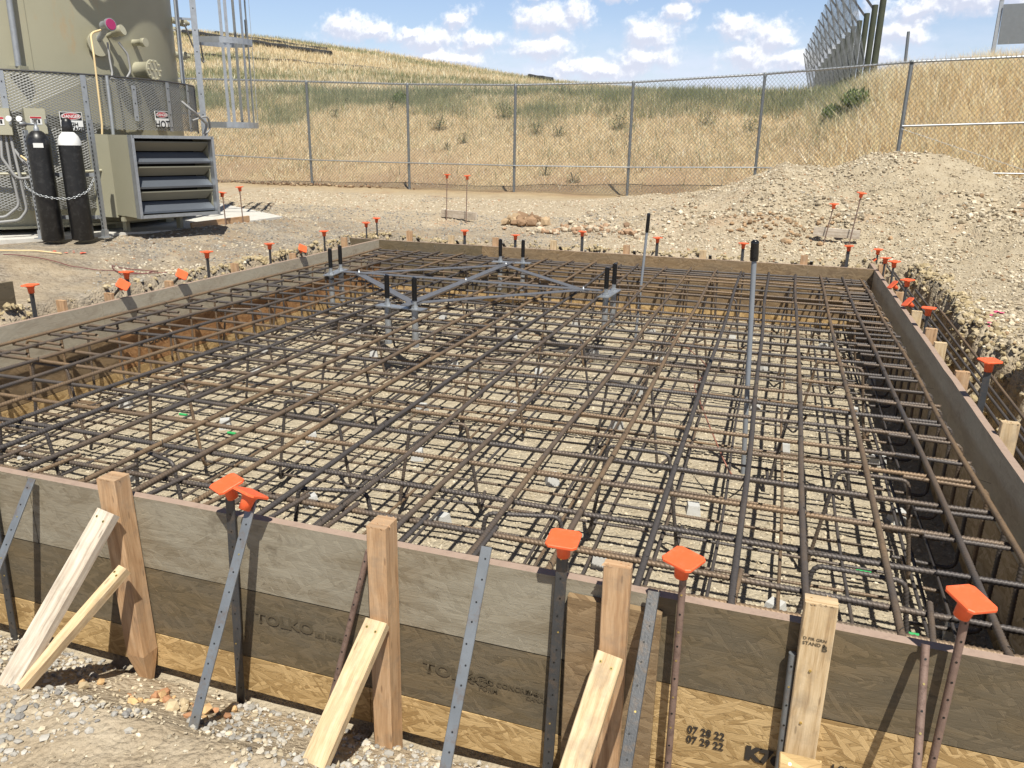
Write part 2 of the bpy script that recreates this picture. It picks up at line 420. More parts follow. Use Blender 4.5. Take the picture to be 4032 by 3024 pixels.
M['pinkedge']=plain('pinkedge',(.35,.255,.20),.85,0,.15,14,(.27,.19,.15),.6,.4,60)
M['blade_tan']=plain('blade_tan',(.20,.19,.145),.5,.2,.08,3)
M['blade_galv']=plain('blade_galv',(.17,.19,.225),.34,.55,.1,3)
M['interior_shade']=plain('interior_shade',(.015,.015,.016),.8)
# tank paint with rust streaks
m_,t=new_mat('tank_paint'); tc_=t.node('ShaderNodeTexCoord').outputs['Object']
n=t.noise(tc_,2.0,5,.6); c=t.mix(n,(.305,.29,.205,1),(.375,.355,.26,1))
st=t.noise(t.vm('MULTIPLY',tc_,(2.2,2.2,.7)),1.5,6,.72)
c=t.mix(t.mr(st,.57,.74,0,.5,True),c,(.42,.27,.13,1)); setb(t,c,.5); M['tank']=m_
# rebar
def rebar_mat(name,gr,ru):
    m_,t=new_mat(name); uv=t.node('ShaderNodeUVMap',uv_map='UVMap').outputs[0]; rnd=t.node('ShaderNodeObjectInfo').outputs['Random']
    uu=t.sep(uv)[0]
    n=t.noise(t.comb(t.math('ADD',t.math('MULTIPLY',uu,1.1),t.math('MULTIPLY',rnd,50.)),t.math('MULTIPLY',rnd,7.),0),1.6,4,.6)
    n2=t.noise(t.node('ShaderNodeTexCoord').outputs['Object'],70,3,.6)
    f=t.math('ADD',t.math('MULTIPLY',n,1.5),t.math('MULTIPLY',rnd,.75))
    f=t.mr(t.math('ADD',f,t.math('MULTIPLY',n2,.5)),1.15,1.95,0,1,True)
    c=t.mix(f,gr+(1,),ru+(1,)); c=t.mix(t.mr(n2,.45,.7,0,.5),c,tuple(a*.45 for a in gr)+(1,))
    setb(t,c,.55,.35); return m_
M['rebar']=rebar_mat('rebar',(.100,.088,.084),(.27,.18,.105))
M['wire']=plain('wire',(.03,.028,.026),.5,.3)
# grass / leaves
def attr_mat(name,rough=.8,trans=0.,bscale=None):
    m_,t=new_mat(name); c=t.node('ShaderNodeAttribute',attribute_name='Col').outputs['Color']
    nm=None
    if bscale:
        tc_=t.node('ShaderNodeTexCoord').outputs['Object']; n=t.noise(tc_,bscale,4,.6); nm=t.bump(n,.5,.004); c=t.mix(t.mr(n,.3,.7,0,.35),c,(.12,.10,.07,1),'MULTIPLY') if False else c
    setb(t,c,rough,0,nm,.2)
    if trans:
        tr=t.node('ShaderNodeBsdfTranslucent',{'Color':c}); mx=t.node('ShaderNodeMixShader',{0:trans}); out=[n for n in t.n if n.type=='OUTPUT_MATERIAL'][0]
        t.l.new(t.b.outputs[0],mx.inputs[1]); t.l.new(tr.outputs[0],mx.inputs[2]); t.l.new(mx.outputs[0],out.inputs[0])
    return m_
M['grass']=attr_mat('grass',.7,.35); M['stone']=attr_mat('stone',.85,0,60)
# ground: gravelly dirt by position
m_,t=new_mat('ground_dirt'); co=t.node('ShaderNodeTexCoord').outputs['Object']; x,y,z=t.sep(co)
big=t.noise(co,.6,5,.6); med=t.noise(co,5,5,.65); fine=t.noise(co,60,4,.7)
vp=t.voro(co,42,'Color'); vd=t.voro(co,42,'Distance'); vp2=t.voro(co,15,'Color'); vd2=t.voro(co,15,'Distance')
dirt=t.mix(t.mr(med,.35,.65),(.42,.34,.24,1),(.52,.44,.33,1))
pit=t.mix(t.mr(med,.35,.65),(.41,.35,.255,1),(.50,.44,.335,1))
grav=t.mix(t.sep(vp)[0],(.16,.145,.125,1),(.40,.355,.295,1))
grav=t.mix(t.mr(t.noise(co,1.3,4,.6),.42,.6,0,.75),grav,(.33,.25,.165,1))
mnd=t.mix(t.mr(med,.3,.7),(.39,.32,.22,1),(.51,.44,.325,1))
strw=t.mix(t.mr(med,.3,.7),(.36,.26,.15,1),(.52,.41,.25,1))
inpit=t.math('MULTIPLY',t.mr(z,-.35,-.6,0,1),t.mr(y,2.2,2.3,0,1))
c=dirt
ggrav=t.math('MULTIPLY',t.mr(t.math('ADD',y,t.math('MULTIPLY',big,3)),12.6,14.2,1,0,True),t.mr(t.math('ADD',t.math('SUBTRACT',x,t.math('MULTIPLY',y,-.02)),t.math('MULTIPLY',big,2.5)),-2.6,-.6,1,0,True))
ggrav=t.math('MULTIPLY',ggrav,t.mr(z,-.3,-.02,0,1))
ggrav=t.math('MULTIPLY',ggrav,t.mr(t.noise(co,2.2,4,.65),.38,.55,.35,1))
c=t.mix(ggrav,c,grav)
c=t.mix(t.math('MULTIPLY',t.mr(x,-1.5,.8,0,1,True),t.mr(z,-.2,0,0,1)),c,mnd)
redp=t.mr(t.noise(t.vm('ADD',co,(5,2,0)),1.1,4,.6),.58,.68,0,.5,True)
c=t.mix(t.math('MULTIPLY',redp,t.mr(y,11,13,0,1)),c,(.42,.24,.13,1))
c=t.mix(t.mr(t.math('ADD',y,t.math('MULTIPLY',med,2.0)),16.2,17.8,0,1),c,strw)
gr2=t.mix(t.mr(med,.4,.6),(.16,.17,.08,1),(.28,.25,.13,1))
c=t.mix(t.mr(t.math('ADD',y,t.math('MULTIPLY',t.noise(co,.9,4,.6),6)),27.5,29.5,0,.7,True),c,gr2)
c=t.mix(t.math('MULTIPLY',t.mr(y,36,60,0,.85),t.mr(t.noise(t.vm('MULTIPLY',co,(.3,.6,.6)),.6,5,.65),.40,.58,0,1)),c,(.56,.43,.24,1))
c=t.mix(t.math('MULTIPLY',t.math('MULTIPLY',t.mr(y,16.4,17.2,0,1),t.mr(y,21.5,18.5,0,1)),t.mr(t.noise(co,.7,4,.6),.35,.6,0,.85)),c,(.33,.22,.135,1))
c=t.mix(inpit,c,pit)
c=t.mix(t.mr(fine,.35,.7,.30,0),c,(.20,.15,.10,1))
hh=t.math('ADD',t.math('MULTIPLY',t.math('SUBTRACT',1.,vd),.5),t.math('ADD',t.math('MULTIPLY',fine,.6),t.math('MULTIPLY',t.math('SUBTRACT',1.,vd2),.8)))
nf=t.mr(y,16,30,1,.25)
bn=t.node('ShaderNodeBump',{'Height':hh,'Distance':.02}); t.l.new(nf,bn.inputs['Strength'])
setb(t,c,.92,0,bn.outputs[0],.15); M['ground']=m_
# ------------------------------------------------------------------ ground sheet
def axis(spec):
    out=[]
    for a,b,st in spec: out+=list(np.arange(a,b-1e-6,st))
    out.append(spec[-1][1]); return np.array(out)
gx=axis([(-160,-60,8),(-60,-26,2),(-26,-11,.4),(-11,-6.3,.08),(-6.3,-5.3,.035),(-5.3,1.0,.06),(1.0,2.2,.03),(2.2,7.5,.07),(7.5,14,.4),(14,60,3),(60,160,10)])
gy=axis([(-30,-2,2.5),(-2,.4,.3),(.4,2.6,.04),(2.6,10.1,.06),(10.1,11.0,.035),(11.0,16.8,.075),(16.8,30,.25),(30,100,1.2),(100,400,12)])
GX,GY=np.meshgrid(gx,gy,indexing='ij')
GZ=height(GX,GY)
inside=(GX>BX0)&(GX<BX1)&(GY>BY0)&(GY<BY1)
GZ=np.where(inside,-.76-.12*sm(2.34,2.27,GY)+fbm(GX*2,GY*2,4)*.03,GZ)
GZ=np.where((GY>=2.17)&(GY<=BY0)&(GX>-6)&(GX<2),np.minimum(GZ,-.845),GZ)
nx,ny=GX.shape; idx=np.arange(nx*ny).reshape(nx,ny)
F=np.stack([idx[:-1,:-1],idx[1:,:-1],idx[1:,1:],idx[:-1,1:]],-1).reshape(-1,4)
ground=add_np('ground',np.stack([GX,GY,GZ],-1).reshape(-1,3),F,M['ground'],smooth=True)
tag(ground,'dry tan gravelly ground rising to a grassy bank','ground',kind='structure')
def gz(x,y):
    if BX0<x<BX1 and BY0<y<BY1: return -.76
    return float(height(np.array(float(x)),np.array(float(y))))
def gza(x,y):
    z=height(x,y); ins=(x>BX0)&(x<BX1)&(y>BY0)&(y<BY1)
    return np.where(ins,-.76+fbm(x*2,y*2,4)*.03,z)
# ------------------------------------------------------------------ loose stones
rg=np.random.RandomState(11)
def ico():
    p=(1+5**.5)/2; V=np.array([(-1,p,0),(1,p,0),(-1,-p,0),(1,-p,0),(0,-1,p),(0,1,p),(0,-1,-p),(0,1,-p),(p,0,-1),(p,0,1),(-p,0,-1),(-p,0,1)],float)
    F=np.array([(0,11,5),(0,5,1),(0,1,7),(0,7,10),(0,10,11),(1,5,9),(5,11,4),(11,10,2),(10,7,6),(7,1,8),(3,9,4),(3,4,2),(3,2,6),(3,6,8),(3,8,9),(4,9,5),(2,4,11),(6,2,10),(8,6,7),(9,8,1)])
    return V/np.linalg.norm(V[0]),F
ICO=ico()
OCT=(np.array([(-1,-1,-.8),(1,-.9,-.8),(.9,1,-.8),(-1,.9,-.8),(-.6,-.65,.8),(.7,-.6,.7),(.6,.7,.85),(-.65,.6,.75)],float)*.8,
     np.array([(0,3,2),(0,2,1),(4,5,6),(4,6,7),(0,1,5),(0,5,4),(1,2,6),(1,6,5),(2,3,7),(2,7,6),(3,0,4),(3,4,7)]))
def stones(name,P,size,base,mat,col,flat=.6,sink=.25,label=None,cat=None):
    V0,F0=base; n=len(P); k=len(V0)
    sc=size[:,None]*np.stack([rg.uniform(.7,1.3,n),rg.uniform(.6,1.1,n),flat*rg.uniform(.6,1.25,n)],-1)*.5
    V=V0[None]*(1+rg.uniform(-.22,.22,(n,k,1)))*sc[:,None,:]
    tl=rg.normal(0,.35,n); ct,st=np.cos(tl)[:,None],np.sin(tl)[:,None]
    y=V[...,1]*ct-V[...,2]*st; z=V[...,1]*st+V[...,2]*ct
    a=rg.uniform(0,6.283,n); c,s=np.cos(a)[:,None],np.sin(a)[:,None]
    x2=V[...,0]*c-y*s; y2=V[...,0]*s+y*c
    V=np.stack([x2+P[:,0:1],y2+P[:,1:2],z+P[:,2:3]+size[:,None]*.5*flat*(1-sink*2)],-1)
    F=(F0[None]+np.arange(n)[:,None,None]*k).reshape(-1,3)
    colv=np.repeat(col,k,axis=0)
    o=add_np(name,V.reshape(-1,3),F,mat,colv)
    return tag(o,label,cat,kind='stuff')
def pal(n,cols,wts,var=.12):
    cols=np.array(cols); i=rg.choice(len(cols),n,p=np.array(wts)/sum(wts)); return np.clip(cols[i]*(1+rg.normal(0,var,(n,1))),0.01,.9)
def psize(n,a,b,p=2.5): return a+(b-a)*rg.uniform(0,1,n)**p
TAN=[(.52,.445,.33),(.43,.36,.255),(.60,.54,.43),(.33,.275,.20)]
GRY=[(.33,.315,.29),(.44,.415,.375),(.23,.22,.21),(.52,.465,.38),(.40,.28,.20)]
# pit floor chips
n=62000; x=rg.uniform(-5.4,1.12,n); y=2.3+(10.15-2.3)*rg.uniform(0,1,n)**1.5
stones('pit_gravel',np.stack([x,y,gza(x,y)],-1),psize(n,.008,.032,2.5),OCT,M['stone'],pal(n,[(.49,.425,.315),(.42,.36,.26),(.56,.495,.385)],[4,3,1.5],.10),.5,label='pale sandy gravel chips covering the floor inside the forms',cat='gravel')
# foreground
n=17000; x=rg.uniform(-3.4,.9,n); y=rg.uniform(.7,2.22,n)
gmask=fbm(x*1.9+2,y*1.9,3)>-.02
kp=gmask|(rg.uniform(0,1,n)<.35); x=x[kp];y=y[kp];gmask=gmask[kp];n=len(x)
sz=psize(n,.007,.034,2.6)*np.where(gmask,1,.7)
cols=np.where(gmask[:,None],pal(n,GRY[:4]+TAN[:2],[4,4,1.6,1.5,2,1]),pal(n,TAN,[3,3,1,2])); 
stones('foreground_gravel',np.stack([x,y,gza(x,y)],-1),sz,ICO,M['stone'],cols,.62,label='grey and tan crushed gravel in front of the near form wall',cat='gravel')
# pad left and beyond
n=75000; x=rg.uniform(-11,2,n); y=3+(15.5-3)*rg.uniform(0,1,n)**.9
k=((x<BX0-.1)|(y>BY1+.1))&(x>-.9*y-1.0)&(slabin(x,y)<.05); x=x[k];y=y[k]; n=len(x)
grey=(fbm(x*.9+4,y*.9,3)+np.where((x<-2)&(y<13.3),.15,-.5))>-.1
c=np.where(grey[:,None],pal(n,[(a*.8,b*.78,c_*.74) for a,b,c_ in GRY],[4,4,2,3,1.3]),pal(n,TAN+[(.38,.23,.14)],[4,3,3,2,1]))
stones('pad_gravel',np.stack([x,y,gza(x,y)],-1),psize(n,.010,.045,3.2),OCT,M['stone'],c,.6,label='loose grey and brown gravel spread around the excavation',cat='gravel')
# mound and right side rubble
n=125000; x=rg.uniform(-3.2,7.2,n); y=rg.uniform(3.4,16.4,n)
k=((y>11.2)|(x>BX1+.1))&(x<.30*y+1.2)&(rg.uniform(0,1,n)<.35+.65*sm(-2.2,-.2,x)); x=x[k];y=y[k]; n=len(x)
foot=np.exp(-((y-12.3)/1.1)**2)+.35*np.exp(-((x-3.5)/2)**2)
sz=psize(n,.009,.055,3.2)*(1+.9*foot*rg.uniform(0,1,n))*np.where(fbm(x*1.1,y*1.1+9,3)>-.05,1.,.6)
stones('rubble',np.stack([x,y,gza(x,y)],-1),sz,ICO,M['stone'],pal(n,TAN+[(.30,.20,.12)],[4,3.2,1.6,2,.5],.17),.68,label='tan rubble and cobbles heaped in front of the right fence',cat='rubble')
# broken ground along the excavation edge
n=14000; side=rg.choice(3,n,p=[.36,.24,.40]); tt=rg.uniform(0,1,n); dd_=.30+rg.normal(0,.10,n)**1
x=np.where(side==0,BX0-dd_,np.where(side==1,BX0-.4+tt*7.4,BX1+.40+rg.normal(0,.14,n))); y=np.where(side==1,BY1+dd_,2.6+tt*8.2)
stones('dirt_clods',np.stack([x,y,gza(x,y)],-1),psize(n,.012,.075,3.2),ICO,M['stone'],pal(n,[(.40,.32,.19),(.34,.27,.16),(.46,.38,.25)],[4,2,2],.08),.85,label='crumbly clods along the ragged edge of the excavation',cat='dirt')
def cluster(name,c,rad,n,s0,s1,cols,label,cat='rocks'):
    x=c[0]+rg.normal(0,rad[0],n);y=c[1]+rg.normal(0,rad[1],n)
    return stones(name,np.stack([x,y,gza(x,y)],-1),psize(n,s0,s1,1.5),ICO,M['stone'],pal(n,cols,[1]*len(cols)),.8,.15,label,cat)
cluster('orange_rubble',(-2.06,1.98),(.16,.05),55,.010,.055,[(.50,.33,.17),(.42,.22,.12),(.50,.40,.26)],'orange sandstone chunks at the foot of the leftmost front stake')
cluster('brown_clods',(-4.0,12.5),(.16,.07),60,.05,.26,[(.28,.18,.11),(.40,.29,.18)],'dark brown clods beside the middle batter board')
cluster('brown_clods',(-2.9,12.0),(.55,.2),160,.03,.13,[(.38,.25,.16),(.50,.42,.31)],'brown and white cobbles between batter board and mound')
cluster('fence_foot_clods',(-11.5,16.9),(1.6,.16),240,.03,.12,[(.22,.14,.085),(.34,.25,.16)],'dark brown clods dug up along the left foot of the fence')
cluster('red_clods',(.1,12.1),(.4,.25),110,.03,.10,[(.36,.24,.14),(.30,.21,.13)],'reddish brown clods just left of the batter board below the mound')
# ------------------------------------------------------------------ grass
def blades(name,x,y,h,wd,col,lean=.35,label=None,flat=False,mat='grass'):
    n=len(x); z=gza(x,y)-.01; a=rg.uniform(0,6.283,n); dx,dy=np.cos(a)*wd/2,np.sin(a)*wd/2
    b=rg.uniform(0,6.283,n); l=h*np.abs(rg.normal(0,lean,n)); zt=z+h*(rg.uniform(.02,.12,n) if flat else rg.uniform(.7,1.1,n))
    V=np.stack([np.stack([x-dx,y-dy,z],-1),np.stack([x+dx,y+dy,z],-1),np.stack([x+np.cos(b)*l,y+np.sin(b)*l,zt],-1)],1).reshape(-1,3)
    cc=np.repeat(col,3,axis=0); cc[2::3]*=1.1
    o=add_np(name,V,np.arange(3*n).reshape(n,3),M[mat],cc); return tag(o,label,'grass',kind='stuff')
DRY=[(.70,.57,.36),(.79,.68,.47),(.50,.37,.21),(.87,.79,.62)]
GRN=[(.235,.26,.155),(.165,.19,.11),(.31,.33,.19),(.40,.38,.23)]
n=230000; y=17.9+(28.5-17.9)*rg.uniform(0,1,n)**.85; x=rg.uniform(-25,3.5,n)
k=(x>-.95*y)&(rg.uniform(0,1,n)<(.45+1.3*(fbm(x*.8,y*.8,4)+.3))*(.35+.65*sm(18.3,21,y+fbm(x*.6,y*.6,3)*4))); x=x[k];y=y[k]; n=len(x)
pg=sm(23.6,26.2,y+fbm(x*.7,y*.7,3)*4.5); isg=rg.uniform(0,1,n)<pg*(.38+1.0*fbm(x*.9,y*.9+3,3))+.06
c=np.where(isg[:,None],pal(n,GRN,[3,2,3,2]),pal(n,DRY,[4,4,2.6,1.8],.18))
h_=rg.uniform(.06,.24,n)*np.where(isg,1.9,1)
blades('dry_grass',x,y,h_,rg.uniform(.008,.020,n),c,.7,'short dry golden grass on the bank behind the chain link fence')
n=90000; y=17.6+rg.uniform(0,1,n)*9; x=rg.uniform(.3,10,n); k=(x<.34*y+1)&(x>.2+1.2*rg.uniform(0,1,n)); x=x[k];y=y[k];n=len(x)
isg=(rg.uniform(0,1,n)<.75*np.exp(-((x/y-.045)/.028)**2)*sm(20,21.5,y))
c=np.where(isg[:,None],pal(n,GRN,[3,2,3,2]),pal(n,DRY,[4,4,2,2],.15))
blades('tall_grass',x,y,rg.uniform(.15,.6,n)*(.7+.3*sm(.8,2.5,x)),rg.uniform(.010,.022,n),np.clip(c*1.12,0,.92),.6,'tall pale golden grass on the right end of the bank')
n=42000; y=24.3+rg.uniform(0,1,n)*5.5; x=rg.uniform(-27,1.5,n); k=(x>-.95*y)&(rg.uniform(0,1,n)<.30+2.2*(fbm(x*.55,y*.8,4)+.05)); x=x[k];y=y[k];n=len(x)
blades('green_weeds',x,y,rg.uniform(.15,.5,n),rg.uniform(.010,.024,n),pal(n,GRN+[(.30,.33,.07)],[4,2.5,2.5,2,.5]),.3,'band of grey green weeds along the crest of the bank')
n=120000; y=28+56*rg.uniform(0,1,n)**1.1; x=-rg.uniform(-.03,.95,n)*y
isg=rg.uniform(0,1,n)<np.clip((.72-.62*sm(34,74,y)+2.0*fbm(x*.09,y*.18,4)),0.05,.85)
c=np.where(isg[:,None],pal(n,GRN,[3,2,3,3]),pal(n,DRY,[4,4,2,2],.12))
blades('hill_grass',x,y,rg.uniform(.2,.5,n),rg.uniform(.03,.07,n),c,.5,'dry grass with green patches on the far hillside')
n=26000; x=rg.uniform(-15,-.5,n); y=14.6+3.4*rg.uniform(0,1,n)**.7; k=rg.uniform(0,1,n)<.35+1.5*(fbm(x,y,3)+.15); x=x[k];y=y[k];n=len(x)
xs2=rg.uniform(-9,-6,7000); ys2=rg.uniform(5.5,11.5,7000); k=fbm(xs2*1.5,ys2*1.5,3)>.05; x=np.r_[x,xs2[k]];y=np.r_[y,ys2[k]];n=len(x)
blades('straw',x,y,rg.uniform(.05,.16,n),rg.uniform(.004,.012,n),pal(n,[(.62,.48,.28),(.48,.30,.15),(.70,.58,.38)],[3,2,2]),1.3,'trampled straw lying on the bare ground before the fence',flat=True)
# individual weeds
WEEDS=[(-14.07,23.6,.35,'small green weed on the bank, leftmost of the fence view'),(-14.87,25.75,.35,'small weed high on the bank behind the first fence post'),
 (-10.13,23.05,.55,'leafy dark green thistle in the middle of the fenced bank'),(-8.59,21.25,.36,'green weed midway down the bank below the thistle'),(-8.7,20.3,.25,'lowest small green weed under the thistle'),
 (-6.85,22.45,.45,'spiky green weed pair, left one, on the bank'),(-6.16,22.35,.40,'spiky green weed pair, right one, on the bank'),(-5.53,18.95,.33,'green weed near the foot of the bank left of the tall conduit'),
 (-4.7,18.5,.32,'green weed at the foot of the bank right of its pale neighbour'),(-4.57,23.0,.5,'broad green weed on the bank just behind a fence post'),(-8.63,24.7,.6,'grey green weed below the crest of the bank'),(-12.51,24.6,.42,'thin green weed on the upper left of the bank'),
 (-1.0,23.0,.45,'dark green weed clump left of the second post from the right'),(-2.23,23.6,.45,'round green weed on the bank above the mound')]
SHRUBS=[(-12.89,26.0,.5,'yellow green shrub on the crest behind the second fence post'),(1.43,21.4,.6,'dense green shrub where the tall golden grass begins'),(.95,21.6,.45,'smaller green shrub left of the dense one')]
def weed(name,x,y,s,label,group,dense):
    n=dense; r=s*.42; th=rg.uniform(0,6.283,n); ph=rg.uniform(0,1,n); rad=r*np.sqrt(rg.uniform(0,1,n))*(.5+.6*np.sin(ph*2.4))
    px_=rad*np.cos(th)*1.25; py_=rad*np.sin(th); pz=s*(.05+.8*ph)*(1-.35*(rad/r)**2)
    a=rg.uniform(0,6.283,n); l=s*rg.uniform(.06,.14,n); w_=l*rg.uniform(.18,.34,n); up=rg.uniform(-.3,.9,n)+(.9 if dense>500 else 0)
    d=np.stack([np.cos(a),np.sin(a),up],-1)*l[:,None]; e=np.stack([-np.sin(a),np.cos(a),0*a],-1)*w_[:,None]
    P=np.stack([px_,py_,pz],-1)
    V=np.stack([P,P+d*.5+e,P+d,P+d*.5-e],1).reshape(-1,3)
    base=np.array([(.085,.115,.05),(.14,.18,.08),(.22,.25,.11)])[rg.choice(3,n,p=[.45,.35,.2])]*(1.7 if dense>500 else 1.)
    o=add_np(name,V,np.arange(4*n).reshape(n,4),M['grass'],np.repeat(base,4,axis=0)); o.location=(x,y,gz(x,y)-.02)
    mb=MB()
    for i in range(5):
        a_=random.uniform(0,6.28); mb.tube([(0,0,-.03),(math.cos(a_)*s*.1,math.sin(a_)*s*.1,s*.4),(math.cos(a_)*s*.25,math.sin(a_)*s*.25,s*.8)],.006,4)
    st_=link('stem',mb.mesh('stem',M['pole_wood']),o,'local')
    return tag(o,label,'weed',group)
for x_,y_,s_,l_ in WEEDS: weed('green_weed',x_,y_,s_,l_,'green weeds on the bank',260)
for x_,y_,s_,l_ in SHRUBS: weed('shrub',x_,y_,s_,l_,'shrubs along the bank crest',1000)
# pipes on the hill
def hillpipe(pts,r,label,name='black_pipe'):
    mb=MB(); P=[]
    for (a,b) in zip(pts[:-1],pts[1:]):
        for k in range(6):
            x=a[0]+(b[0]-a[0])*k/6; y=a[1]+(b[1]-a[1])*k/6; P.append((x,y,gz(x,y)+r*.9+(a[2] if len(a)>2 else 0)))
    x,y=pts[-1][:2]; P.append((x,y,gz(x,y)+r)); mb.tube(P,r,8); return tag(mb.obj(name,M['rubber']),label,'pipe','black pipes on the hill')
hillpipe([(-66,79),(-58.6,76.2),(-52,73.0),(-46.0,70.8),(-41.5,69.5)],.24,'thick black pipe lying diagonally across the upper hillside')
hillpipe([(-64,82),(-56,78.6),(-50,76.6),(-45.5,75.5)],.14,'thinner black pipe above the thick one near the hilltop')
hillpipe([(-58,60),(-49.9,58.8),(-44,58),(-39.1,57.6),(-34,58.5),(-30,60)],.11,'thin black pipe half buried low on the hillside')
hillpipe([(-25.2,79.6),(-24.2,79.2),(-23.2,78.6),(-22.4,78.6)],.24,'short black pipe bend on the skyline')
mb=MB(); mb.tube([(-58,79.6,gz(-58,79.6)-.2),(-58,79.6,gz(-58,79.6)+1.9)],.16,6); tag(mb.obj('marker_post',M['rubber']),'short dark post on the hilltop beside the pipes','post')
# ------------------------------------------------------------------ forms
def boards(root,axis_,fixed,th,a0,a1,rows,inner_dir):
    """rows: (z0,z1,[(joint_end,mat),...])"""
    for r,(z0,z1,segs) in enumerate(rows):
        s=a0
        for e,mname in segs:
            mb=MB(); g=.0015; off=[0,.002,.0008][r%3]*inner_dir
            f0,f1=sorted((fixed+off,fixed+off+th*(1 if inner_dir>0 else -1)))
            # split along the length so the edge can be slightly uneven
            n=max(1,int((e-s)/.25)); vs=[];fs=[];mi=[]
            for i in range(n+1):
                t=s+g+(e-s-2*g)*i/n; j=(random.uniform(-.0022,.0022) if r==0 else random.uniform(-.001,.001)); w_=random.uniform(-.001,.001)
                for (f,z) in ((f0,z0+g),(f1,z0+g),(f1,z1-g+j),(f0,z1-g+j)):
                    vs.append((t,f+w_,z) if axis_=='x' else (f+w_,t,z))
            for i in range(n):
                for k in range(4):
                    q=[i*4+k,i*4+(k+1)%4,(i+1)*4+(k+1)%4,(i+1)*4+k]
                    if axis_=='y': q=q[::-1]
                    mb.add([vs[a] for a in q],[(0,3,2,1)],1 if (k==2 and r==0) else 0)
            mb.add([vs[k] for k in range(4)],[(0,1,2,3)]); mb.add([vs[-4+k] for k in range(4)],[(3,2,1,0)])
            mb.obj('board',[M[mname],M['pinkedge']],root); s=e
    return root
fw=empty('form_wall',(-2.1,2.255,-.8),'near form wall of stacked weathered grey, dark and golden strand boards','form wall','form walls around the rebar pit')
boards(fw,'x',2.235,.038,-5.51,1.9,[(-.317,.002,[(-2.9,'osb_gray'),(-.24,'osb_gray'),(1.9,'osb_dark')]),(-.634,-.319,[(-.24,'osb_dark'),(1.9,'osb_gold')]),(-.80,-.636,[(-1.3,'osb_gold'),(.7,'osb_gold'),(1.9,'osb_gold')])],1)
fl=empty('form_wall',(-5.45,6,-.8),'left form wall, pale grey above with reddish and golden boards below','form wall','form walls around the rebar pit')
boards(fl,'y',-5.431,.038,2.276,10.17,[(-.317,.002,[(5.15,'osb_grayL'),(10.17,'osb_grayL')]),(-.634,-.319,[(5.25,'osb_brown'),(10.17,'osb_red')]),(-.80,-.636,[(4.4,'osb_gold'),(8,'osb_gold'),(10.17,'osb_gold')])],-1)
ff=empty('form_wall',(-2,10.19,-.8),'far form wall of brown strand boards below the mound','form wall','form walls around the rebar pit')
boards(ff,'x',10.171,.038,-5.95,1.132,[(-.317,.002,[(-3.85,'osb_dark'),(1.132,'osb_brown')]),(-.634,-.319,[(-3.3,'osb_dark'),(1.132,'osb_brown')]),(-.80,-.636,[(-2,'osb_gold'),(1.132,'osb_gold')])],1)
fr=empty('form_wall',(1.15,6,-.8),'right form wall in shade, grey top board over tan boards','form wall','form walls around the rebar pit')
boards(fr,'y',1.134,.038,2.276,11.6,[(-.317,.002,[(6.1,'osb_grayL'),(9.6,'osb_grayL'),(11.6,'osb_grayL')]),(-.634,-.319,[(7.0,'osb_tan'),(11.6,'osb_tan')]),(-.80,-.636,[(5,'osb_gold'),(11.6,'osb_gold')])],1)
# stamped writing on boards
def text(name,body,size,matn,loc,right,up,parent,bold=.0,align='LEFT',shear=0,sx=1.):
    cu=bpy.data.curves.new(name,'FONT'); cu.body=body; cu.size=size; cu.offset=bold; cu.align_x=align; cu.shear=shear; cu.resolution_u=3
    tmp=bpy.data.objects.new('tmp',cu); COL.objects.link(tmp); dg=bpy.context.evaluated_depsgraph_get(); dg.update()
    me=bpy.data.meshes.new_from_object(tmp.evaluated_get(dg)); bpy.data.objects.remove(tmp)
    X=Vector(right).normalized()*sx;Y=Vector(up).normalized();Z=Vector(right).normalized().cross(Y)
    mt=Matrix((X,Y,Z)).transposed().to_4x4(); mt.translation=Vector(loc); me.transform(mt)
    me.materials.clear(); me.materials.append(M[matn]); return link(name,me,parent)
fy=2.2345-.003
text('printed_text','07 28 22',.040,'ink',(-.105,fy,-.487),(1,0,0),(0,0,1),fw,.0012,sx=.85)
text('printed_text','07 29 22',.040,'ink',(-.105,fy,-.527),(1,0,0),(0,0,1),fw,.0012,sx=.85)
text('printed_text','K7o',.070,'ink',(.085,fy,-.535),(1,0,0),(0,0,1),fw,.005)
text('printed_text','LSL PRO CONCRETE',.040,'ink',(.345,fy,-.505),(1,0,0),(0,0,1),fw,.0010)
text('printed_text','TOLKO',.065,'ink_faint',(-1.80,fy+.002,-.455),(1,0,0),(0,0,1),fw,.002,sx=1.2)
text('printed_text','LSL PRO CONCRETE',.026,'ink_faint',(-1.53,fy+.002,-.46),(1,0,0),(0,0,1),fw,.0006)
text('printed_text','TOLKO',.065,'ink_faint',(-1.07,fy+.002,-.50),(1,0,0),(0,0,1),fw,.002,sx=1.2)
text('printed_text','LSL PRO CONCRETE',.030,'ink_faint',(-.90,fy+.002,-.49),(1,0,0),(0,0,1),fw,.0007)
text('printed_text','FORM',.028,'ink_faint',(-.85,fy+.002,-.52),(1,0,0),(0,0,1),fw,.0007)
text('printed_text','MADE IN\nCANADA',.024,'ink_faint',(-.67,fy+.002,-.49),(1,0,0),(0,0,1),fw,.0006)
for (yy_,sz_) in ((4.65,.085),(5.55,.085),(7.4,.08)): text('printed_text','TOLKO',sz_,'ink',(-5.4285,yy_,-.47),(0,1,0),(0,0,1),fl,.002,sx=1.1)
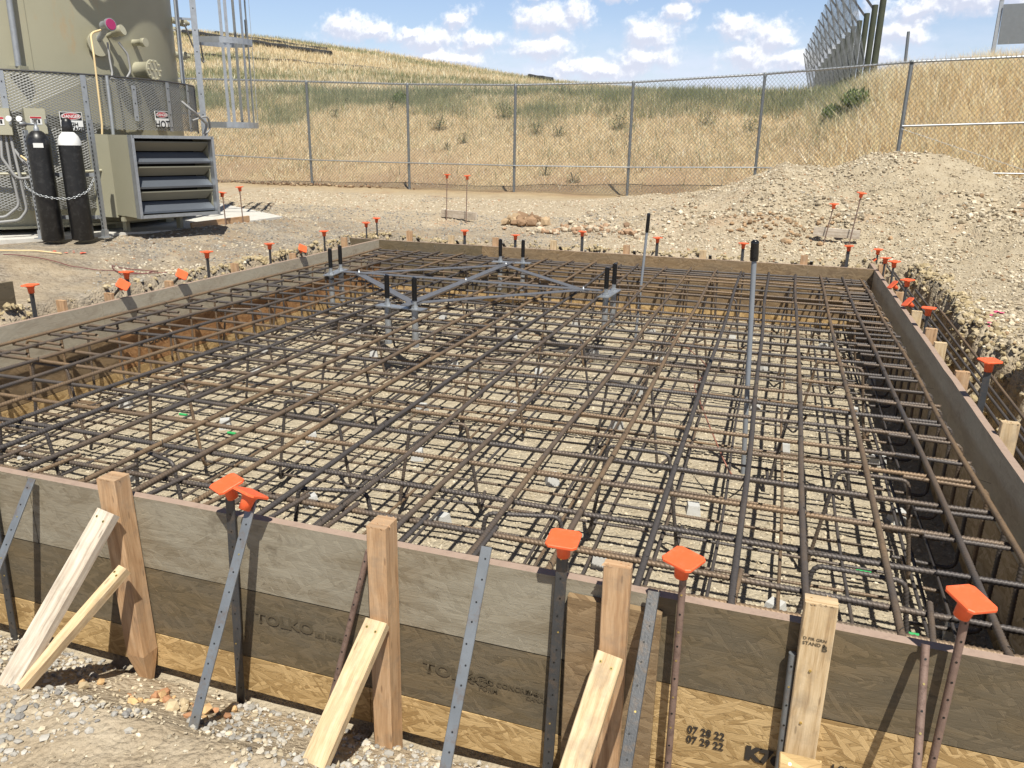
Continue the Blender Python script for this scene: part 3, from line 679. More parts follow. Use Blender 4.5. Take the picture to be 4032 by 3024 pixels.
# nails
def nails(root,pts,d):
    mb=MB()
    for p in pts: mb.tube([p,(p[0]+d[0],p[1]+d[1],p[2]+d[2])],.0022,5)
    mb.obj('nails',M['galv'],root)
nails(fl,[(-5.43,yy_+random.uniform(-.1,.1),-.05-.2*random.random()) for yy_ in np.arange(3,10,.38)],(.03,0,.012))
nails(ff,[(xx_,10.17,-.05-.05*random.random()) for xx_ in np.arange(-5,1,.45)],(0,-.035,.012))
# ------------------------------------------------------------------ rebar
def fillet(pts,r,n=6):
    pts=[Vector(p) for p in pts]; out=[pts[0]]
    for a,b,c in zip(pts[:-2],pts[1:-1],pts[2:]):
        d1=(a-b).normalized(); d2=(c-b).normalized(); ang=d1.angle(d2); tl=min(r/math.tan(ang/2),(a-b).length*.45,(c-b).length*.45)
        p1=b+d1*tl;p2=b+d2*tl
        for k in range(n+1):
            t=k/n; out.append(p1*(1-t)**2+b*2*t*(1-t)+p2*t*t)
    out.append(pts[-1]); return out
def rib_mesh(name,pts,r,pitch=.0125,sub=3,n=8,rib=.13):
    P=np.array([tuple(p) for p in pts],float); seg=np.linalg.norm(np.diff(P,axis=0),axis=1); S=np.r_[0,np.cumsum(seg)]; L=S[-1]
    m=int(L/(pitch/sub)); ss=np.linspace(0,L,m); Q=np.stack([np.interp(ss,S,P[:,i]) for i in range(3)],-1)
    T=np.gradient(Q,axis=0); T/=np.linalg.norm(T,axis=1)[:,None]
    U=np.zeros_like(Q); u=np.array(Vector(T[0]).orthogonal().normalized())
    for i in range(m):
        u=u-T[i]*u.dot(T[i]); u/=np.linalg.norm(u); U[i]=u
    Wv=np.cross(T,U); a=np.arange(n)/n*2*np.pi
    rr=np.where(np.arange(m)%sub==0,r*(1+rib),r*(1-rib*.3))
    V=Q[:,None]+(U[:,None]*np.cos(a)[None,:,None]+Wv[:,None]*np.sin(a)[None,:,None])*rr[:,None,None]+T[:,None]*(np.sin(a)*r*.55)[None,:,None]
    i=np.arange(m-1)[:,None]*n; k=np.arange(n)[None]; k2=(k+1)%n
    F=np.stack([i+k,i+k2,i+n+k2,i+n+k],-1).reshape(-1,4)
    uv=np.stack([np.stack([np.broadcast_to(ss[:-1,None],(m-1,n))]*2+[np.broadcast_to(ss[1:,None],(m-1,n))]*2,-1),
                 np.stack([np.broadcast_to(k/n,(m-1,n)),np.broadcast_to((k+1)/n,(m-1,n)),np.broadcast_to((k+1)/n,(m-1,n)),np.broadcast_to(k/n,(m-1,n))],-1)],-1)
    V=V.reshape(-1,3); c0=len(V); V=np.vstack([V,Q[0],Q[-1]])
    me=np_mesh(name,V,F,M['rebar'],None,True,uv.reshape(-1,2)); 
    # end caps
    bm_f=[(c0,(j+1)%n,j,j) for j in range(n)]
    return me
def cap_ends(mb,pts,r): pass
UP=empty('upper_rebar_mat',(-2.15,6.2,-.13),'upper mat of long ribbed steel bars tied in a grid over the pit','rebar mat')
LOW=empty('lower_rebar_mat',(-2.15,6.2,-.67),'lower mat of rusty steel bars just above the pit floor on blocks','rebar mat')
def bar(parent,me,loc,rz=0,tilt=0,name='bar'):
    o=bpy.data.objects.new(name,me); COL.objects.link(o); o.location=Vector(loc)-parent.location; o.rotation_euler=(random.uniform(0,6.28),tilt,rz); o.parent=parent
    return o
def wav(L,amp,ph):
    return [(x,math.sin(x*1.3+ph)*amp,math.sin(x*2.1+ph*2)*amp) for x in np.linspace(0,L,26)]
meY=[rib_mesh('long_bar',wav(7.76,.006,p_),.0122,.017,3,8,.17) for p_ in (0,2,4)]
meX=[rib_mesh('cross_bar',wav(6.40,.006,p_),.0115,.017,3,8,.20) for p_ in (0,2,4)]
meYl=[rib_mesh('lower_long_bar',wav(7.5,.008,p_),.0086,.016,3,6,.18) for p_ in (0,2)]
meXl=[rib_mesh('lower_cross_bar',wav(6.05,.008,p_),.0086,.016,3,6,.18) for p_ in (0,2)]
YB=[(-5.36,-5.34),(-5.09,-5.12),(-4.74,-4.78),(-4.44,-4.44),(-4.09,-4.13),(-3.81,-3.81),(-3.50,-3.53),(-3.16,-3.20),(-2.88,-2.86),(-2.54,-2.55),(-2.21,-2.25),(-1.93,-1.92),(-1.656,-1.63),(-1.306,-1.32),(-.99,-.97),(-.68,-.66),(-.375,-.34),(-.056,-.005),(.257,.233),(.541,.523),(.78,.83),(.99,1.02)]
for i,(xf,xn) in enumerate(YB):
    bar(UP,meY[i%3],(xn,2.31+random.uniform(-.01,.03),-.108),math.pi/2-math.atan2(xf-xn,7.7),random.uniform(-.0006,.0006))
XB=[2.46+.02,2.646,2.966,3.299,3.585,3.921,4.217,4.53,4.83,5.14,5.45,5.79,6.12,6.434,6.725,7.019,7.336,7.633,7.984,8.317,8.618,8.915,9.247,9.474,9.705,9.864,10.02]
for i,y_ in enumerate(XB):
    bar(UP,meX[i%3],(-5.36+random.uniform(-.02,.02),y_,-.129),random.uniform(-.003,.003),random.uniform(-.0006,.0006))
for i,x_ in enumerate([-5.25]+list(np.arange(-5.0,.9,.305))+[.95]):
    bar(LOW,meYl[i%2],(x_+random.uniform(-.03,.03),2.42,-.655),math.pi/2+random.uniform(-.006,.006))
    if i%6==2: bar(LOW,meYl[0],(x_+.05,2.47,-.655),math.pi/2+random.uniform(-.01,.01))
for i,y_ in enumerate(np.arange(2.42,10.1,.30)):
    bar(LOW,meXl[i%2],(-5.28+random.uniform(-.04,.04),y_+random.uniform(-.03,.03),-.672),random.uniform(-.008,.008))
    if i%7==3: bar(LOW,meXl[1],(-5.2,y_+.045,-.672),random.uniform(-.008,.008))
# ties
def ties(parent,xs,ys,z,r,keep,tail):
    mb=MB()
    for y_ in ys:
        for x_ in xs:
            if random.random()>keep: continue
            a=random.choice((-1,1))*R(45); c,s_=math.cos(a),math.sin(a); P=[]
            for k in range(8):
                t=k/8*2*math.pi; P.append((x_+c*math.cos(t)*r*1.5,y_+s_*math.cos(t)*r*1.5,z+math.sin(t)*r*2.1))
            mb.tube(P,.0014,4,closed=True)
            if random.random()<tail:
                q=(x_+c*r*1.5,y_+s_*r*1.5,z); mb.tube([q,(q[0]+random.uniform(-.04,.04),q[1]+random.uniform(-.04,.04),z+random.uniform(.0,.04))],.0011,4)
    o=mb.obj('tie_wires',M['wire'],parent); o['kind']='stuff'
def ybx(y): return [xn+(xf-xn)*(y-2.3)/7.7 for xf,xn in YB]
for k,y_ in enumerate(XB): pass
mbt=None
class _: pass
ties_list=[]
mb=MB()
for y_ in XB:
    for x_ in ybx(y_):
        if random.random()<.62:
            a=random.choice((-1,1))*R(45); c_,s_=math.cos(a),math.sin(a)
            mb.tube([(x_+c_*math.cos(k/8*6.283)*.017,y_+s_*math.cos(k/8*6.283)*.017,-.118+math.sin(k/8*6.283)*.024) for k in range(8)],.0015,4,closed=True)
            if random.random()<.5:
                q=Vector((x_+c_*.015,y_+s_*.015,-.11)); mb.tube([q,q+Vector((random.uniform(-.03,.03),random.uniform(-.03,.03),random.uniform(-.02,.02))),q+Vector((random.uniform(-.06,.06),random.uniform(-.06,.06),random.uniform(-.01,.03)))],.0011,4)
o=mb.obj('tie_wires',M['wire'],UP); o['kind']='stuff'
# green paint on a few bars
for (x_,y_) in [(-2.9,3.6),(-2.2,3.0),(-1.9,3.3),(.55,3.0),(.6,3.9),(.75,3.4),(-4.2,4.6),(-3.6,4.4),(-2.3,2.75)]:
    mb=MB(); mb.tube([(x_-.035,y_,-.672),(x_+.035,y_,-.672)],.0104,8); mb.obj('green_mark',M['green_paint'],LOW)
# hooked edge bars
hk=fillet([(.36,0,-.116),(0,0,-.116),(0,0,-.690),(.30,0,-.690)],.055,7)
me_h=rib_mesh('hooked_bar',hk,.0100,.016,3,8,.18)
def hooked(x,y,rz,label,group):
    o=bpy.data.objects.new('hooked_bar',me_h); COL.objects.link(o); o.location=(x,y,0); o.rotation_euler=(random.uniform(-.04,.04),0,rz+random.uniform(-.12,.12)); tag(o,label,'hooked bar',group)
for y_ in np.arange(2.75,10.0,.305): hooked(-5.33,y_+random.uniform(-.03,.03),0,'hooked steel bar standing along the inside of the left form wall','hooked bars along the left wall')
for y_ in np.arange(2.62,10.0,.305): hooked(1.055,y_+random.uniform(-.03,.03),math.pi,'hooked steel bar standing along the inside of the shaded right form wall','hooked bars along the right wall')
for x_ in np.arange(-5.0,.9,.31): hooked(x_+random.uniform(-.03,.03),10.09,-math.pi/2,'hooked steel bar standing along the inside of the far form wall','hooked bars along the far wall')
for x_ in np.arange(-5.0,1.0,.31): hooked(x_+random.uniform(-.03,.03),2.345,math.pi/2,'hooked steel bar standing close behind the near form wall','hooked bars along the near wall')
# standees
sp=fillet([(-.24,.26,-.685),(-.24,.0,-.685),(-.16,0,-.152),(.16,0,-.152),(.24,0,-.685),(.24,.26,-.685)],.045,6)
me_s=rib_mesh('support_chair',sp,.0098,.016,3,8,.18)
for i,x_ in enumerate([-4.75,-3.75,-2.75,-1.75,-.72,.42]):
    for j,y_ in enumerate([2.95,3.95,5.0,6.1,7.2,8.3,9.3]):
        o=bpy.data.objects.new('support_bar',me_s); COL.objects.link(o); o.location=(x_+random.uniform(-.12,.12)+(.15 if j%2 else -.1),y_+random.uniform(-.12,.12),0); o.rotation_euler=(0,0,random.uniform(-.35,.35))
        tag(o,'bent steel support bar with slanted legs holding up the upper mat','support bar','bent support bars between the two mats')
# concrete blocks
def dobie(x,y,rz):
    mb=MB(); s0,s1=.045,.034; vs=[(-s0,-s0,0),(s0,-s0,0),(s0,s0,0),(-s0,s0,0),(-s1,-s1,.075),(s1,-s1,.075),(s1,s1,.075),(-s1,s1,.075)]
    mb.add(vs,[(3,2,1,0),(4,5,6,7),(0,1,5,4),(1,2,6,5),(2,3,7,6),(3,0,4,7)]); return mb.mesh('spacer_block',M['dobie'])
me_d=dobie(0,0,0)
DB=[(-3.02,2.62),(-1.72,2.55),(-.12,2.52),(-1.05,2.48)]
for i,x_ in enumerate([-4.9,-4.0,-3.0,-2.1,-1.15,-.2,.72]):
    for j,y_ in enumerate([2.62,3.6,4.6,5.7,6.8,7.9,9.0]):
        DB.append((x_+random.uniform(-.2,.2)+.3*(j%2),y_+random.uniform(-.2,.2)))
for x_,y_ in DB:
    if x_>1.0: x_=.95
    o=bpy.data.objects.new('spacer_block',me_d); COL.objects.link(o); o.location=(x_,y_,-.763); o.rotation_euler=(0,0,random.uniform(0,1.5)); tag(o,'small grey concrete block on the pit floor propping the lower mat','concrete block','concrete blocks under the lower mat')
# ------------------------------------------------------------------ safety caps
def cap_meshes():
    mb=MB(); h_=.052; c=.012; out=[]
    for (x,y) in ((-1,-1),(1,-1),(1,1),(-1,1)):
        for (a,b) in (((-1,0),(0,-1)) if x*y>0 else ((0,-1),(-1,0))):
            out.append((x*(h_+a*c*0+ (0 if a==0 else -c)),y*(h_+(0 if b==0 else -c))))
    # order ccw
    out.sort(key=lambda p:math.atan2(p[1],p[0])); n=len(out)
    vs=[(x,y,-.007) for x,y in out]+[(x,y,0) for x,y in out]+[(x*.94,y*.94,.0022) for x,y in out]+[(0,0,.0005)]
    fs=[(i,(i+1)%n,n+(i+1)%n,n+i) for i in range(n)]+[(n+i,n+(i+1)%n,2*n+(i+1)%n,2*n+i) for i in range(n)]+[(2*n+i,2*n+(i+1)%n,3*n) for i in range(n)]+[tuple(range(n-1,-1,-1))]
    mb.add(vs,fs); plate=mb.mesh('plate',M['orange'])
    mb=MB(); mb.lathe((0,0,-.001),(0,0,-1),[(0,.040),(.010,.034),(.020,.027),(.03,.024),(.066,.0215),(.0661,.017)],18); collar=mb.mesh('collar',M['orange'])
    return plate,collar
CP,CC=cap_meshes()
def cap(p,axis=(0,0,1),yaw=0,label='',group='orange caps on the steel stakes'):
    o=empty('safety_cap',p,label,'safety cap',group)
    q=Vector(axis).normalized().to_track_quat('Z','Y').to_matrix()@Matrix.Rotation(yaw,3,'Z'); o.rotation_euler=q.to_euler()
    for nm,me in (('plate',CP),('collar',CC)):
        c=bpy.data.objects.new(nm,me); COL.objects.link(c); c.parent=o
    return o
def stake(p0,p1,kind,mat,label,group,holes=None,up=(1,0,0)):
    """steel stake p0 bottom, p1 top"""
    mb=MB(); p0=Vector(p0);p1=Vector(p1); d=(p1-p0); L=d.length; d.normalize()
    if kind=='round': mb.tube([p0,p1],.0115,12)
    else: mb.beam(p0,p1,.038,.009,up,bev=.002)
    if holes:
        a=Vector(up);a=(a-d*a.dot(d)).normalized();b=d.cross(a)
        if b.y>0: b=-b
        n_=b if kind!='round' else b; off=.0046 if kind!='round' else .0112
        k=0;t=.04
        while t<L-.02:
            c=p1-d*t+n_*off+a*(random.uniform(-.007,.007) if kind!='round' else 0)
            mb.tube([c,c+n_*.0012],.0034,7,1 if random.random()<.8 else 2,smooth=False); t+=random.uniform(.05,.075)
    o=mb.obj('steel_stake',[mat,M['sign_black'],M['brass']]); origin_to(o,p0)
    return tag(o,label,'steel stake',group)
SG='steel stakes bracing the form walls'
WG='wooden stakes around the form walls'
ORD=['nearest','second nearest','third nearest','fourth nearest','fifth nearest','sixth nearest','seventh nearest','farthest']
# near wall, left to right
stake((-2.90,1.78,-.68),(-2.845,2.215,.005),'flat',M['steel_blue'],'slanted steel flat leaning on the near wall at the far left edge',SG,True)
stake((-3.135,2.21,-.95),(-3.09,2.21,.02),'flat',M['steel_dark'],'upright dark steel stake at the far left edge of the near wall',SG,True)
stake((-1.895,2.205,-1.0),(-1.843,2.21,.13),'flat',M['steel_dark'],'upright black stake under the left cap of the crossed pair',SG,True)
stake((-1.735,1.76,-.60),(-1.722,2.185,.115),'flat',M['steel_blue'],'slanted grey steel flat under the right cap of the crossed pair',SG,True)
cap((-1.838,2.19,.158),(-.16,-.25,1),.10,'orange cap tilted left on the upright black stake of the crossed pair')
cap((-1.715,2.17,.150),(.25,.50,1),.3,'orange cap seen edge on, right one of the crossed pair')
stake((-1.455,2.14,-.80),(-1.272,2.222,-.03),'round',M['steel_rust'],'thin mottled rusty rod leaning behind the second lumber stake',SG,True)
stake((-.81,1.74,-.66),(-.812,2.205,.083),'flat',M['steel_blue'],'bare grey steel flat without a cap between lumber stake and capped stake',SG,True)
stake((-.580,2.205,-1.0),(-.548,2.205,.13),'flat',M['steel_dark'],'black capped steel stake left of the clamped scrap panel',SG,True)
cap((-.545,2.195,.170),(.0,-.10,1),.03,'orange cap level on the black stake left of the scrap panel')
stake((-.25,1.55,-.66),(-.247,2.20,.036),'flat',M['steel_dark'],'uncapped blue grey steel flat crossing the scrap panel',SG,True)
stake((-.150,2.18,-1.0),(-.160,2.185,.15),'round',M['steel_rust'],'thin rusty round stake with cap above the printed dates',SG,True)
cap((-.163,2.18,.182),(.05,-.08,1),.55,'orange cap turned diagonal on the thin rusty stake',)
stake((.195,2.195,-1.0),(.183,2.205,-.088),'round',M['steel_blue'],'short round stake hugging the left side of the rightmost lumber stake',SG,True)
stake((.531,1.70,-.88),(.531,2.205,.028),'round',M['steel_rust'],'uncapped reddish round stake near the right end of the near wall',SG,True)
stake((.600,2.19,-1.0),(.612,2.195,.17),'round',M['steel_rust'],'capped brown round stake at the right end of the near wall',SG,True)
cap((.612,2.18,.213),(.20,-.12,1),-.42,'largest orange cap, rightmost on the near wall')
def lumber_stake(x0,x1,y0,y1,z0,z1,mat,label,point=True,lean=0.,group=WG):
    mb=MB(); cx=(x0+x1)/2;cy=(y0+y1)/2;zm=z0+.16
    if point:
        mb.beam((cx+lean,cy,zm),(cx,cy,z1),x1-x0,y1-y0,(1,0,0),jag=0,bev=.003)
        mb.beam((cx+lean,cy,zm-.0005),(cx+lean+.01,cy,z0),x1-x0,y1-y0,(1,0,0),taper=.35)
    else: mb.beam((cx+lean,cy,z0),(cx,cy,z1),x1-x0,y1-y0,(1,0,0),bev=.003)
    # splintered hammered top
    for k in range(22):
        a=cx+random.uniform(-.5,.5)*(x1-x0); b=cy+random.choice((-.5,.5,.1,-.2))*(y1-y0)*.98
        s_=random.uniform(.003,.010); mb.add([(a-s_,b,z1-.004),(a+s_,b-.002,z1-.004),(a+random.uniform(-.4,.4)*s_,b+random.uniform(-.006,.004),z1+random.uniform(-.002,.006))],[(0,1,2)])
    o=mb.obj('wooden_stake',mat); origin_to(o,(cx+lean,cy,z0)); return tag(o,label,'wooden stake',group)
def kicker(p0,p1,wd,th,mat,label):
    mb=MB(); mb.beam(p0,p1,wd,th,(1,0,0),bev=.003)
    d=(Vector(p1)-Vector(p0)).normalized(); a=Vector((1,0,0)); a=(a-d*a.dot(d)).normalized(); b=d.cross(a)
    if b.y>0:b=-b
    for s_ in (-.25,.2):
        c=Vector(p1)-d*(.035+.02*s_)+a*wd*s_+b*(th/2); mb.tube([c,c+b*.0015],.005,8,1,smooth=False); mb.tube([c,c+b*.002],.0022,6,2,smooth=False)
    o=mb.obj('diagonal_brace',[mat,M['brass'],M['sign_black']]); origin_to(o,p0); return tag(o,label,'brace','lumber braces in front of the near wall')
lumber_stake(-2.425,-2.335,2.150,2.232,-.86,.10,M['pine'],'reddish lumber stake on the near wall holding two diagonal braces',lean=.02)
kicker((-2.46,1.60,-.60),(-2.345,2.115,-.015),.089,.040,M['pine_gray'],'long grey weathered brace, upper of the two on the left stake')
kicker((-2.41,1.60,-.56),(-2.29,2.10,-.245),.045,.040,M['pine_pale'],'shorter pale brace, lower of the two on the left stake')
lumber_stake(-1.232,-1.158,2.140,2.232,-1.0,.115,M['pine'],'straight square topped lumber stake left of the bare steel flat',point=False,lean=-.005)
kicker((-1.215,1.70,-.54),(-1.19,2.120,-.245),.085,.040,M['pine_pale'],'pale yellow brace on the square topped lumber stake')
p_=MB(); p_.beam((-.375,2.2165,-1.0),(-.372,2.2165,-.045),.31,.028,(1,0,0),bev=.003); o=p_.obj('scrap_panel',M['osb_brown']); origin_to(o,(-.37,2.21,-1)); tag(o,'reddish strand board scrap clamped upright against the near wall','scrap board')
lumber_stake(-.405,-.318,2.160,2.200,-1.0,.122,M['pine'],'lumber stake standing in front of the scrap panel',point=False)
kicker((-.46,1.68,-.70),(-.358,2.125,-.175),.085,.038,M['pine_pale'],'bright pale brace in front of the scrap panel')
s4=lumber_stake(.195,.287,2.180,2.232,-1.0,.108,M['pine_pale'],'rightmost lumber stake on the near wall with curved splintered top and faint stamp',point=False,lean=.004)
for b_,z_,sz_ in (('D FIR GRN',-.015,.014),('STAND 2',-.032,.016)): text('printed_text',b_,sz_,'ink_faint',(.203,2.1785,z_),(1,0,0),(0,0,1),s4,.0003)
text('printed_text','B',.028,'ink_faint',(.258,2.1785,-.045),(1,0,0),(0,0,1),s4,.001)
mb=MB()
for z_,x_ in ((-.12,.236),(-.31,.232)): mb.tube([(x_,2.181,z_),(x_,2.176,z_)],.004,8,0,smooth=False)
mb.obj('screws',M['brass'],s4)
kicker((.245,1.72,-.72),(.240,2.130,-.395),.12,.036,M['osb_gold'],'wide golden strand board brace at the foot of the rightmost lumber stake')
# left wall, outside
LW=[(4.825,.081),(5.316,.056),(6.049,.047),(7.042,.082),(8.128,.055),(9.342,.113)]
for i,(y_,z_) in enumerate(LW):
    o=lumber_stake(-5.555,-5.473,y_-.02,y_+.018,-.8,z_,M['pine'],'short stub of a lumber stake outside the left wall, %s of six'%ORD[i] if i<5 else 'short stub of a lumber stake outside the left wall, farthest of six',point=False)
LC=[(4.554,.254),(5.529,.215),(6.606,.263),(7.665,.226),(8.831,.254)]
for i,(y_,z_) in enumerate(LC):
    nm=ORD[i] if i<4 else 'farthest'
    stake((-5.50,y_,-.85),(-5.50,y_,z_-.03),'flat',M['steel_dark'],'upright dark stake outside the left wall, %s of five capped ones'%nm,SG,False,(0,1,0))
    cap((-5.50,y_,z_),(random.uniform(-.06,.06),random.uniform(-.06,.06),1),random.uniform(-.3,.3),'upright orange cap outside the left wall, %s of five'%nm)
for i,(y_,z_) in enumerate([(5.36,.135),(6.09,.115),(8.16,.12)]):
    nm=ORD[i] if i<2 else 'farthest'
    stake((-5.98,y_-.02,-.40),(-5.425,y_,z_-.035),'flat',M['steel_dark'],'slanted stake leaning to the left wall from outside, %s of three'%nm,SG,False,(0,1,0))
    cap((-5.385,y_,z_),(.75,-.25,.70),.75+.1*i,'tipped orange cap showing its square face over the left wall, %s of three'%nm)
mb=MB(); mb.beam((-6.0,3.9,.05),(-6.0,4.80,.042),.33,.03,(0,0,1)); mb.beam((-6.0,3.9,-.29),(-6.0,4.70,-.29),.30,.03,(0,0,1)); o=mb.obj('form_board',M['osb_dark']); origin_to(o,(-6,4,-.4)); tag(o,'dark strand board standing outside the left wall at the picture edge','board')
# far wall
FW=[(-6.02,.0),(-4.975,.14),(-4.332,.111),(-3.67,.116),(-2.843,.121),(-1.85,.115),(-.872,.104),(.341,.113)]
LN=['leftmost','second from left','third from left','fourth from left','fifth from left','sixth from left','seventh from left','rightmost']
for i,(x_,z_) in enumerate(FW): lumber_stake(x_-.043,x_+.043,10.212,10.252,-.8,z_,M['pine' if i%2 else 'pine_pale'],'lumber stake top behind the far wall, %s of eight'%LN[i],point=False)
for i,x_ in enumerate([-4.86,-4.25,-3.56,-2.75,-1.75,-.78,.43]):
    stake((x_,10.75,-.4),(x_,10.23,.045),'flat',M['steel_dark'],'short uncapped dark steel tip behind the far wall',SG,False)
FC=[(-5.674,.228),(-4.136,.19),(-3.39,.167),(-2.454,.261),(-1.46,.232),(-.389,.219),(.827,.256)]
for i,(x_,z_) in enumerate(FC):
    nm=LN[i] if i<6 else 'rightmost'
    stake((x_,10.25,-.85),(x_,10.25,z_-.03),'flat' if i else 'round',M['steel_dark'],'capped dark stake behind the far wall, %s of seven'%nm,SG)
    cap((x_,10.25,z_),(random.uniform(-.06,.06),random.uniform(-.06,.06),1),random.uniform(-.4,.4),'orange cap behind the far wall, %s of seven'%nm)
stake((-5.69,10.62,-.5),(-5.69,10.60,.23),'round',M['steel_dark'],'stake just behind the leftmost capped one at the far left corner',SG)
cap((-5.69,10.60,.262),(.05,0,1),.3,'orange cap peeping over the leftmost far wall cap')
# right wall
RW=[(10.186,.06),(9.36,.038),(8.533,.015),(7.43,.039),(6.683,.046),(6.271,.031),(5.472,.028),(4.328,.073),(3.5,.05)]
RN=['farthest','second farthest','third farthest','fourth farthest','middle','fourth nearest','third nearest','second nearest','nearest']
for i,(y_,z_) in enumerate(RW): lumber_stake(1.176,1.258,y_-.022,y_+.022,-.8,z_,M['pine_pale' if i%2 else 'pine'],'lumber stake top outside the right wall, %s of nine'%RN[i],point=False)
RC=[(10.837,.165),(10.031,.163),(9.291,.221),(8.227,.188),(6.957,.16),(4.927,.243)]
RN6=['farthest','second farthest','third farthest','third nearest','second nearest','nearest']
for i,(y_,z_) in enumerate(RC):
    stake((1.22,y_,-.85),(1.22,y_,z_-.03),'round' if i<5 else 'flat',M['steel_dark'],'upright capped stake outside the right wall, %s of six'%RN6[i],SG)
    cap((1.22,y_,z_),(random.uniform(-.1,.1),random.uniform(-.1,.1),1),random.uniform(-.4,.4),'upright orange cap outside the right wall, %s of six'%RN6[i])
RT=[(12.3,.03),(11.5,.02),(10.859,-.0),(8.805,.035),(7.719,.055)]
RN5=['farthest','second farthest','middle','second nearest','nearest']
for i,(y_,z_) in enumerate(RT):
    stake((1.66,y_-.05,-.38),(1.20,y_,z_-.03),'round',M['steel_dark'],'slanted stake leaning over the right wall, %s of five'%RN5[i],SG)
    cap((1.172,y_,z_+.01),(-.74,-.12,.66),random.uniform(-.2,.2),'tipped orange cap facing left over the right wall, %s of five'%RN5[i])
for i,(a,b,l_) in enumerate([((1.30,10.9,.02),(1.36,4.2,-.18),'closest to the wall'),((1.37,10.4,-.04),(1.50,3.6,-.26),'second from the wall'),((1.46,9.2,-.06),(1.56,4.4,-.28),'third from the wall'),((1.52,8.4,-.05),(1.62,3.9,-.30),'farthest from the wall')]):
    v=Vector(b)-Vector(a); me=rib_mesh('loose_bar',[(0,0,0),(0,0,v.length/2),(0,0,v.length)],.0095); o=bpy.data.objects.new('loose_rebar',me); COL.objects.link(o); o.location=a; o.rotation_euler=v.to_track_quat('Z','Y').to_euler()
    tag(o,'long rusty bar lying in the trench outside the right wall, %s'%l_,'rebar','loose bars in the right trench')
# batter boards with capped rods
def batter(a,b,hgt,label,rods,mat='pine_gray'):
    mb=MB(); mb.beam(a,b,hgt,.038,(0,0,1),bev=.002); o=mb.obj('batter_board',M[mat]); origin_to(o,a); tag(o,label,'plank','batter boards on capped rods')
    for (p,top,l_) in rods:
        z0=gz(p[0],p[1])-.1; mb=MB(); mb.tube([(p[0],p[1],z0),top],.008,8); r_=mb.obj('steel_rod',M['steel_rust']); origin_to(r_,(p[0],p[1],z0)); tag(r_,l_+' rod','steel rod','rods at the batter boards')
        cap((top[0],top[1],top[2]+.03),(random.uniform(-.12,.12),random.uniform(-.12,.12),1),random.uniform(-.5,.5),'orange cap on the '+l_+' rod')
zb=gz(-5.2,12.6)
batter((-5.55,12.72,zb+.09),(-4.80,12.42,zb+.09),.13,'grey plank standing on edge in the middle distance before the fence',[((-5.38,12.50),(-5.36,12.50,zb+.72),'left middle distance'),((-4.95,12.33),(-4.93,12.33,zb+.72),'right middle distance')])
zb=gz(.8,11.75)
batter((.47,11.80,zb+.14),(1.06,11.70,zb+.13),.12,'pale plank held up below the rubble mound',[((.60,11.68),(.68,11.68,zb+.50),'left mound side'),((.92,11.62),(1.0,11.62,zb+.66),'right mound side')])
batter((-7.68,8.97,.195),(-7.57,10.09,.205),.10,'tan plank on edge beside the louvered box and slab',[((-7.51,9.48),(-7.52,9.48,.60),'front tank side'),((-7.545,9.92),(-7.56,9.92,.655),'rear tank side')],'pine')
# marks and cords on the ground
def decal(name,pts,w_,mat,label):
    mb=MB()
    for (x,y) in pts:
        for k in range(3):
            a=x+random.uniform(-.05,.05); b=y+random.uniform(-.07,.07); s_=random.uniform(.4,1.)*w_; z=gz(a,b)+.012; n=7; r0=random.random()
            mb.add([(a+math.cos(r0+i/n*6.283)*s_*random.uniform(.6,1.2),b+math.sin(r0+i/n*6.283)*s_*random.uniform(.6,1.2),z) for i in range(n)],[tuple(range(n))])
    o=mb.obj(name,mat); return tag(o,label,'paint mark')
decal('paint_mark',[(1.72,7.35),(1.80,7.6),(1.88,7.85),(1.96,8.05)],.035,M['pink_paint'],'pink sprayed mark on the dirt right of the excavation')
decal('paint_mark',[(-7.5,6.62),(-7.38,6.66),(-7.25,6.70)],.03,M['orange_paint'],'orange red sprayed mark on the gravel before the slab')
def cord(name,pts,r,mat,label):
    P=[]
    for a,b in zip(pts[:-1],pts[1:]):
        for k in range(8):
            x=a[0]+(b[0]-a[0])*k/8;y=a[1]+(b[1]-a[1])*k/8; P.append((x+.02*math.sin(7*x+3*y),y+.04*math.sin(5*x),gz(x,y)+r+.012))
    mb=MB(); mb.tube(P,r,6); return tag(mb.obj(name,mat),label,'cord')
cord('red_cord',[(-7.6,6.05),(-6.9,6.2),(-6.5,6.45),(-6.15,6.4),(-6.3,6.75),(-6.7,6.6),(-6.3,6.3),(-6.0,6.6)],.005,M['red_cord'],'dark red cord snaking over the gravel left of the pit')
cord('yellow_cord',[(-8.7,6.0),(-8.0,6.25),(-7.6,6.45),(-7.3,6.5)],.008,M['yellow_cord'],'yellow cord lying on the ground below the gas bottles')
# ------------------------------------------------------------------ anchor bolts and template
T=empty('anchor_template',(-3.09,7.69,-.05),'diamond of flat steel bars with a cross, bolted over the rebar','anchor template')
nodes={'l':(-4.37,7.69,-.05),'f':(-3.09,6.42,-.05),'r':(-1.81,7.70,-.05),'b':(-3.07,8.94,-.05)}
for k,(a,b,dz) in enumerate((('l','f',0),('f','r',.006),('r','b',0),('b','l',.006),('l','r',.012),('f','b',.018))):
    mb=MB(); A=Vector(nodes[a]);B=Vector(nodes[b]);e=(B-A).normalized()*(.20 if k>3 else .05); A=A-e;B=B+e; A.z+=dz;B.z+=dz; side_=(B-A).cross(Vector((0,0,1)))
    mb.beam(A,B,.085,.007,tuple(side_)); mb.obj('flat_bar',M['flat_steel'],T)
mb=MB()
for n_ in list(nodes.values())+[(-3.09,7.69,-.05)]: mb.lathe((n_[0],n_[1],n_[2]-.01),(n_[0],n_[1],1),[(0,.012),(.035,.012),(.036,.007),(.055,.007)],8)
mb.obj('bolts',M['galv'],T)
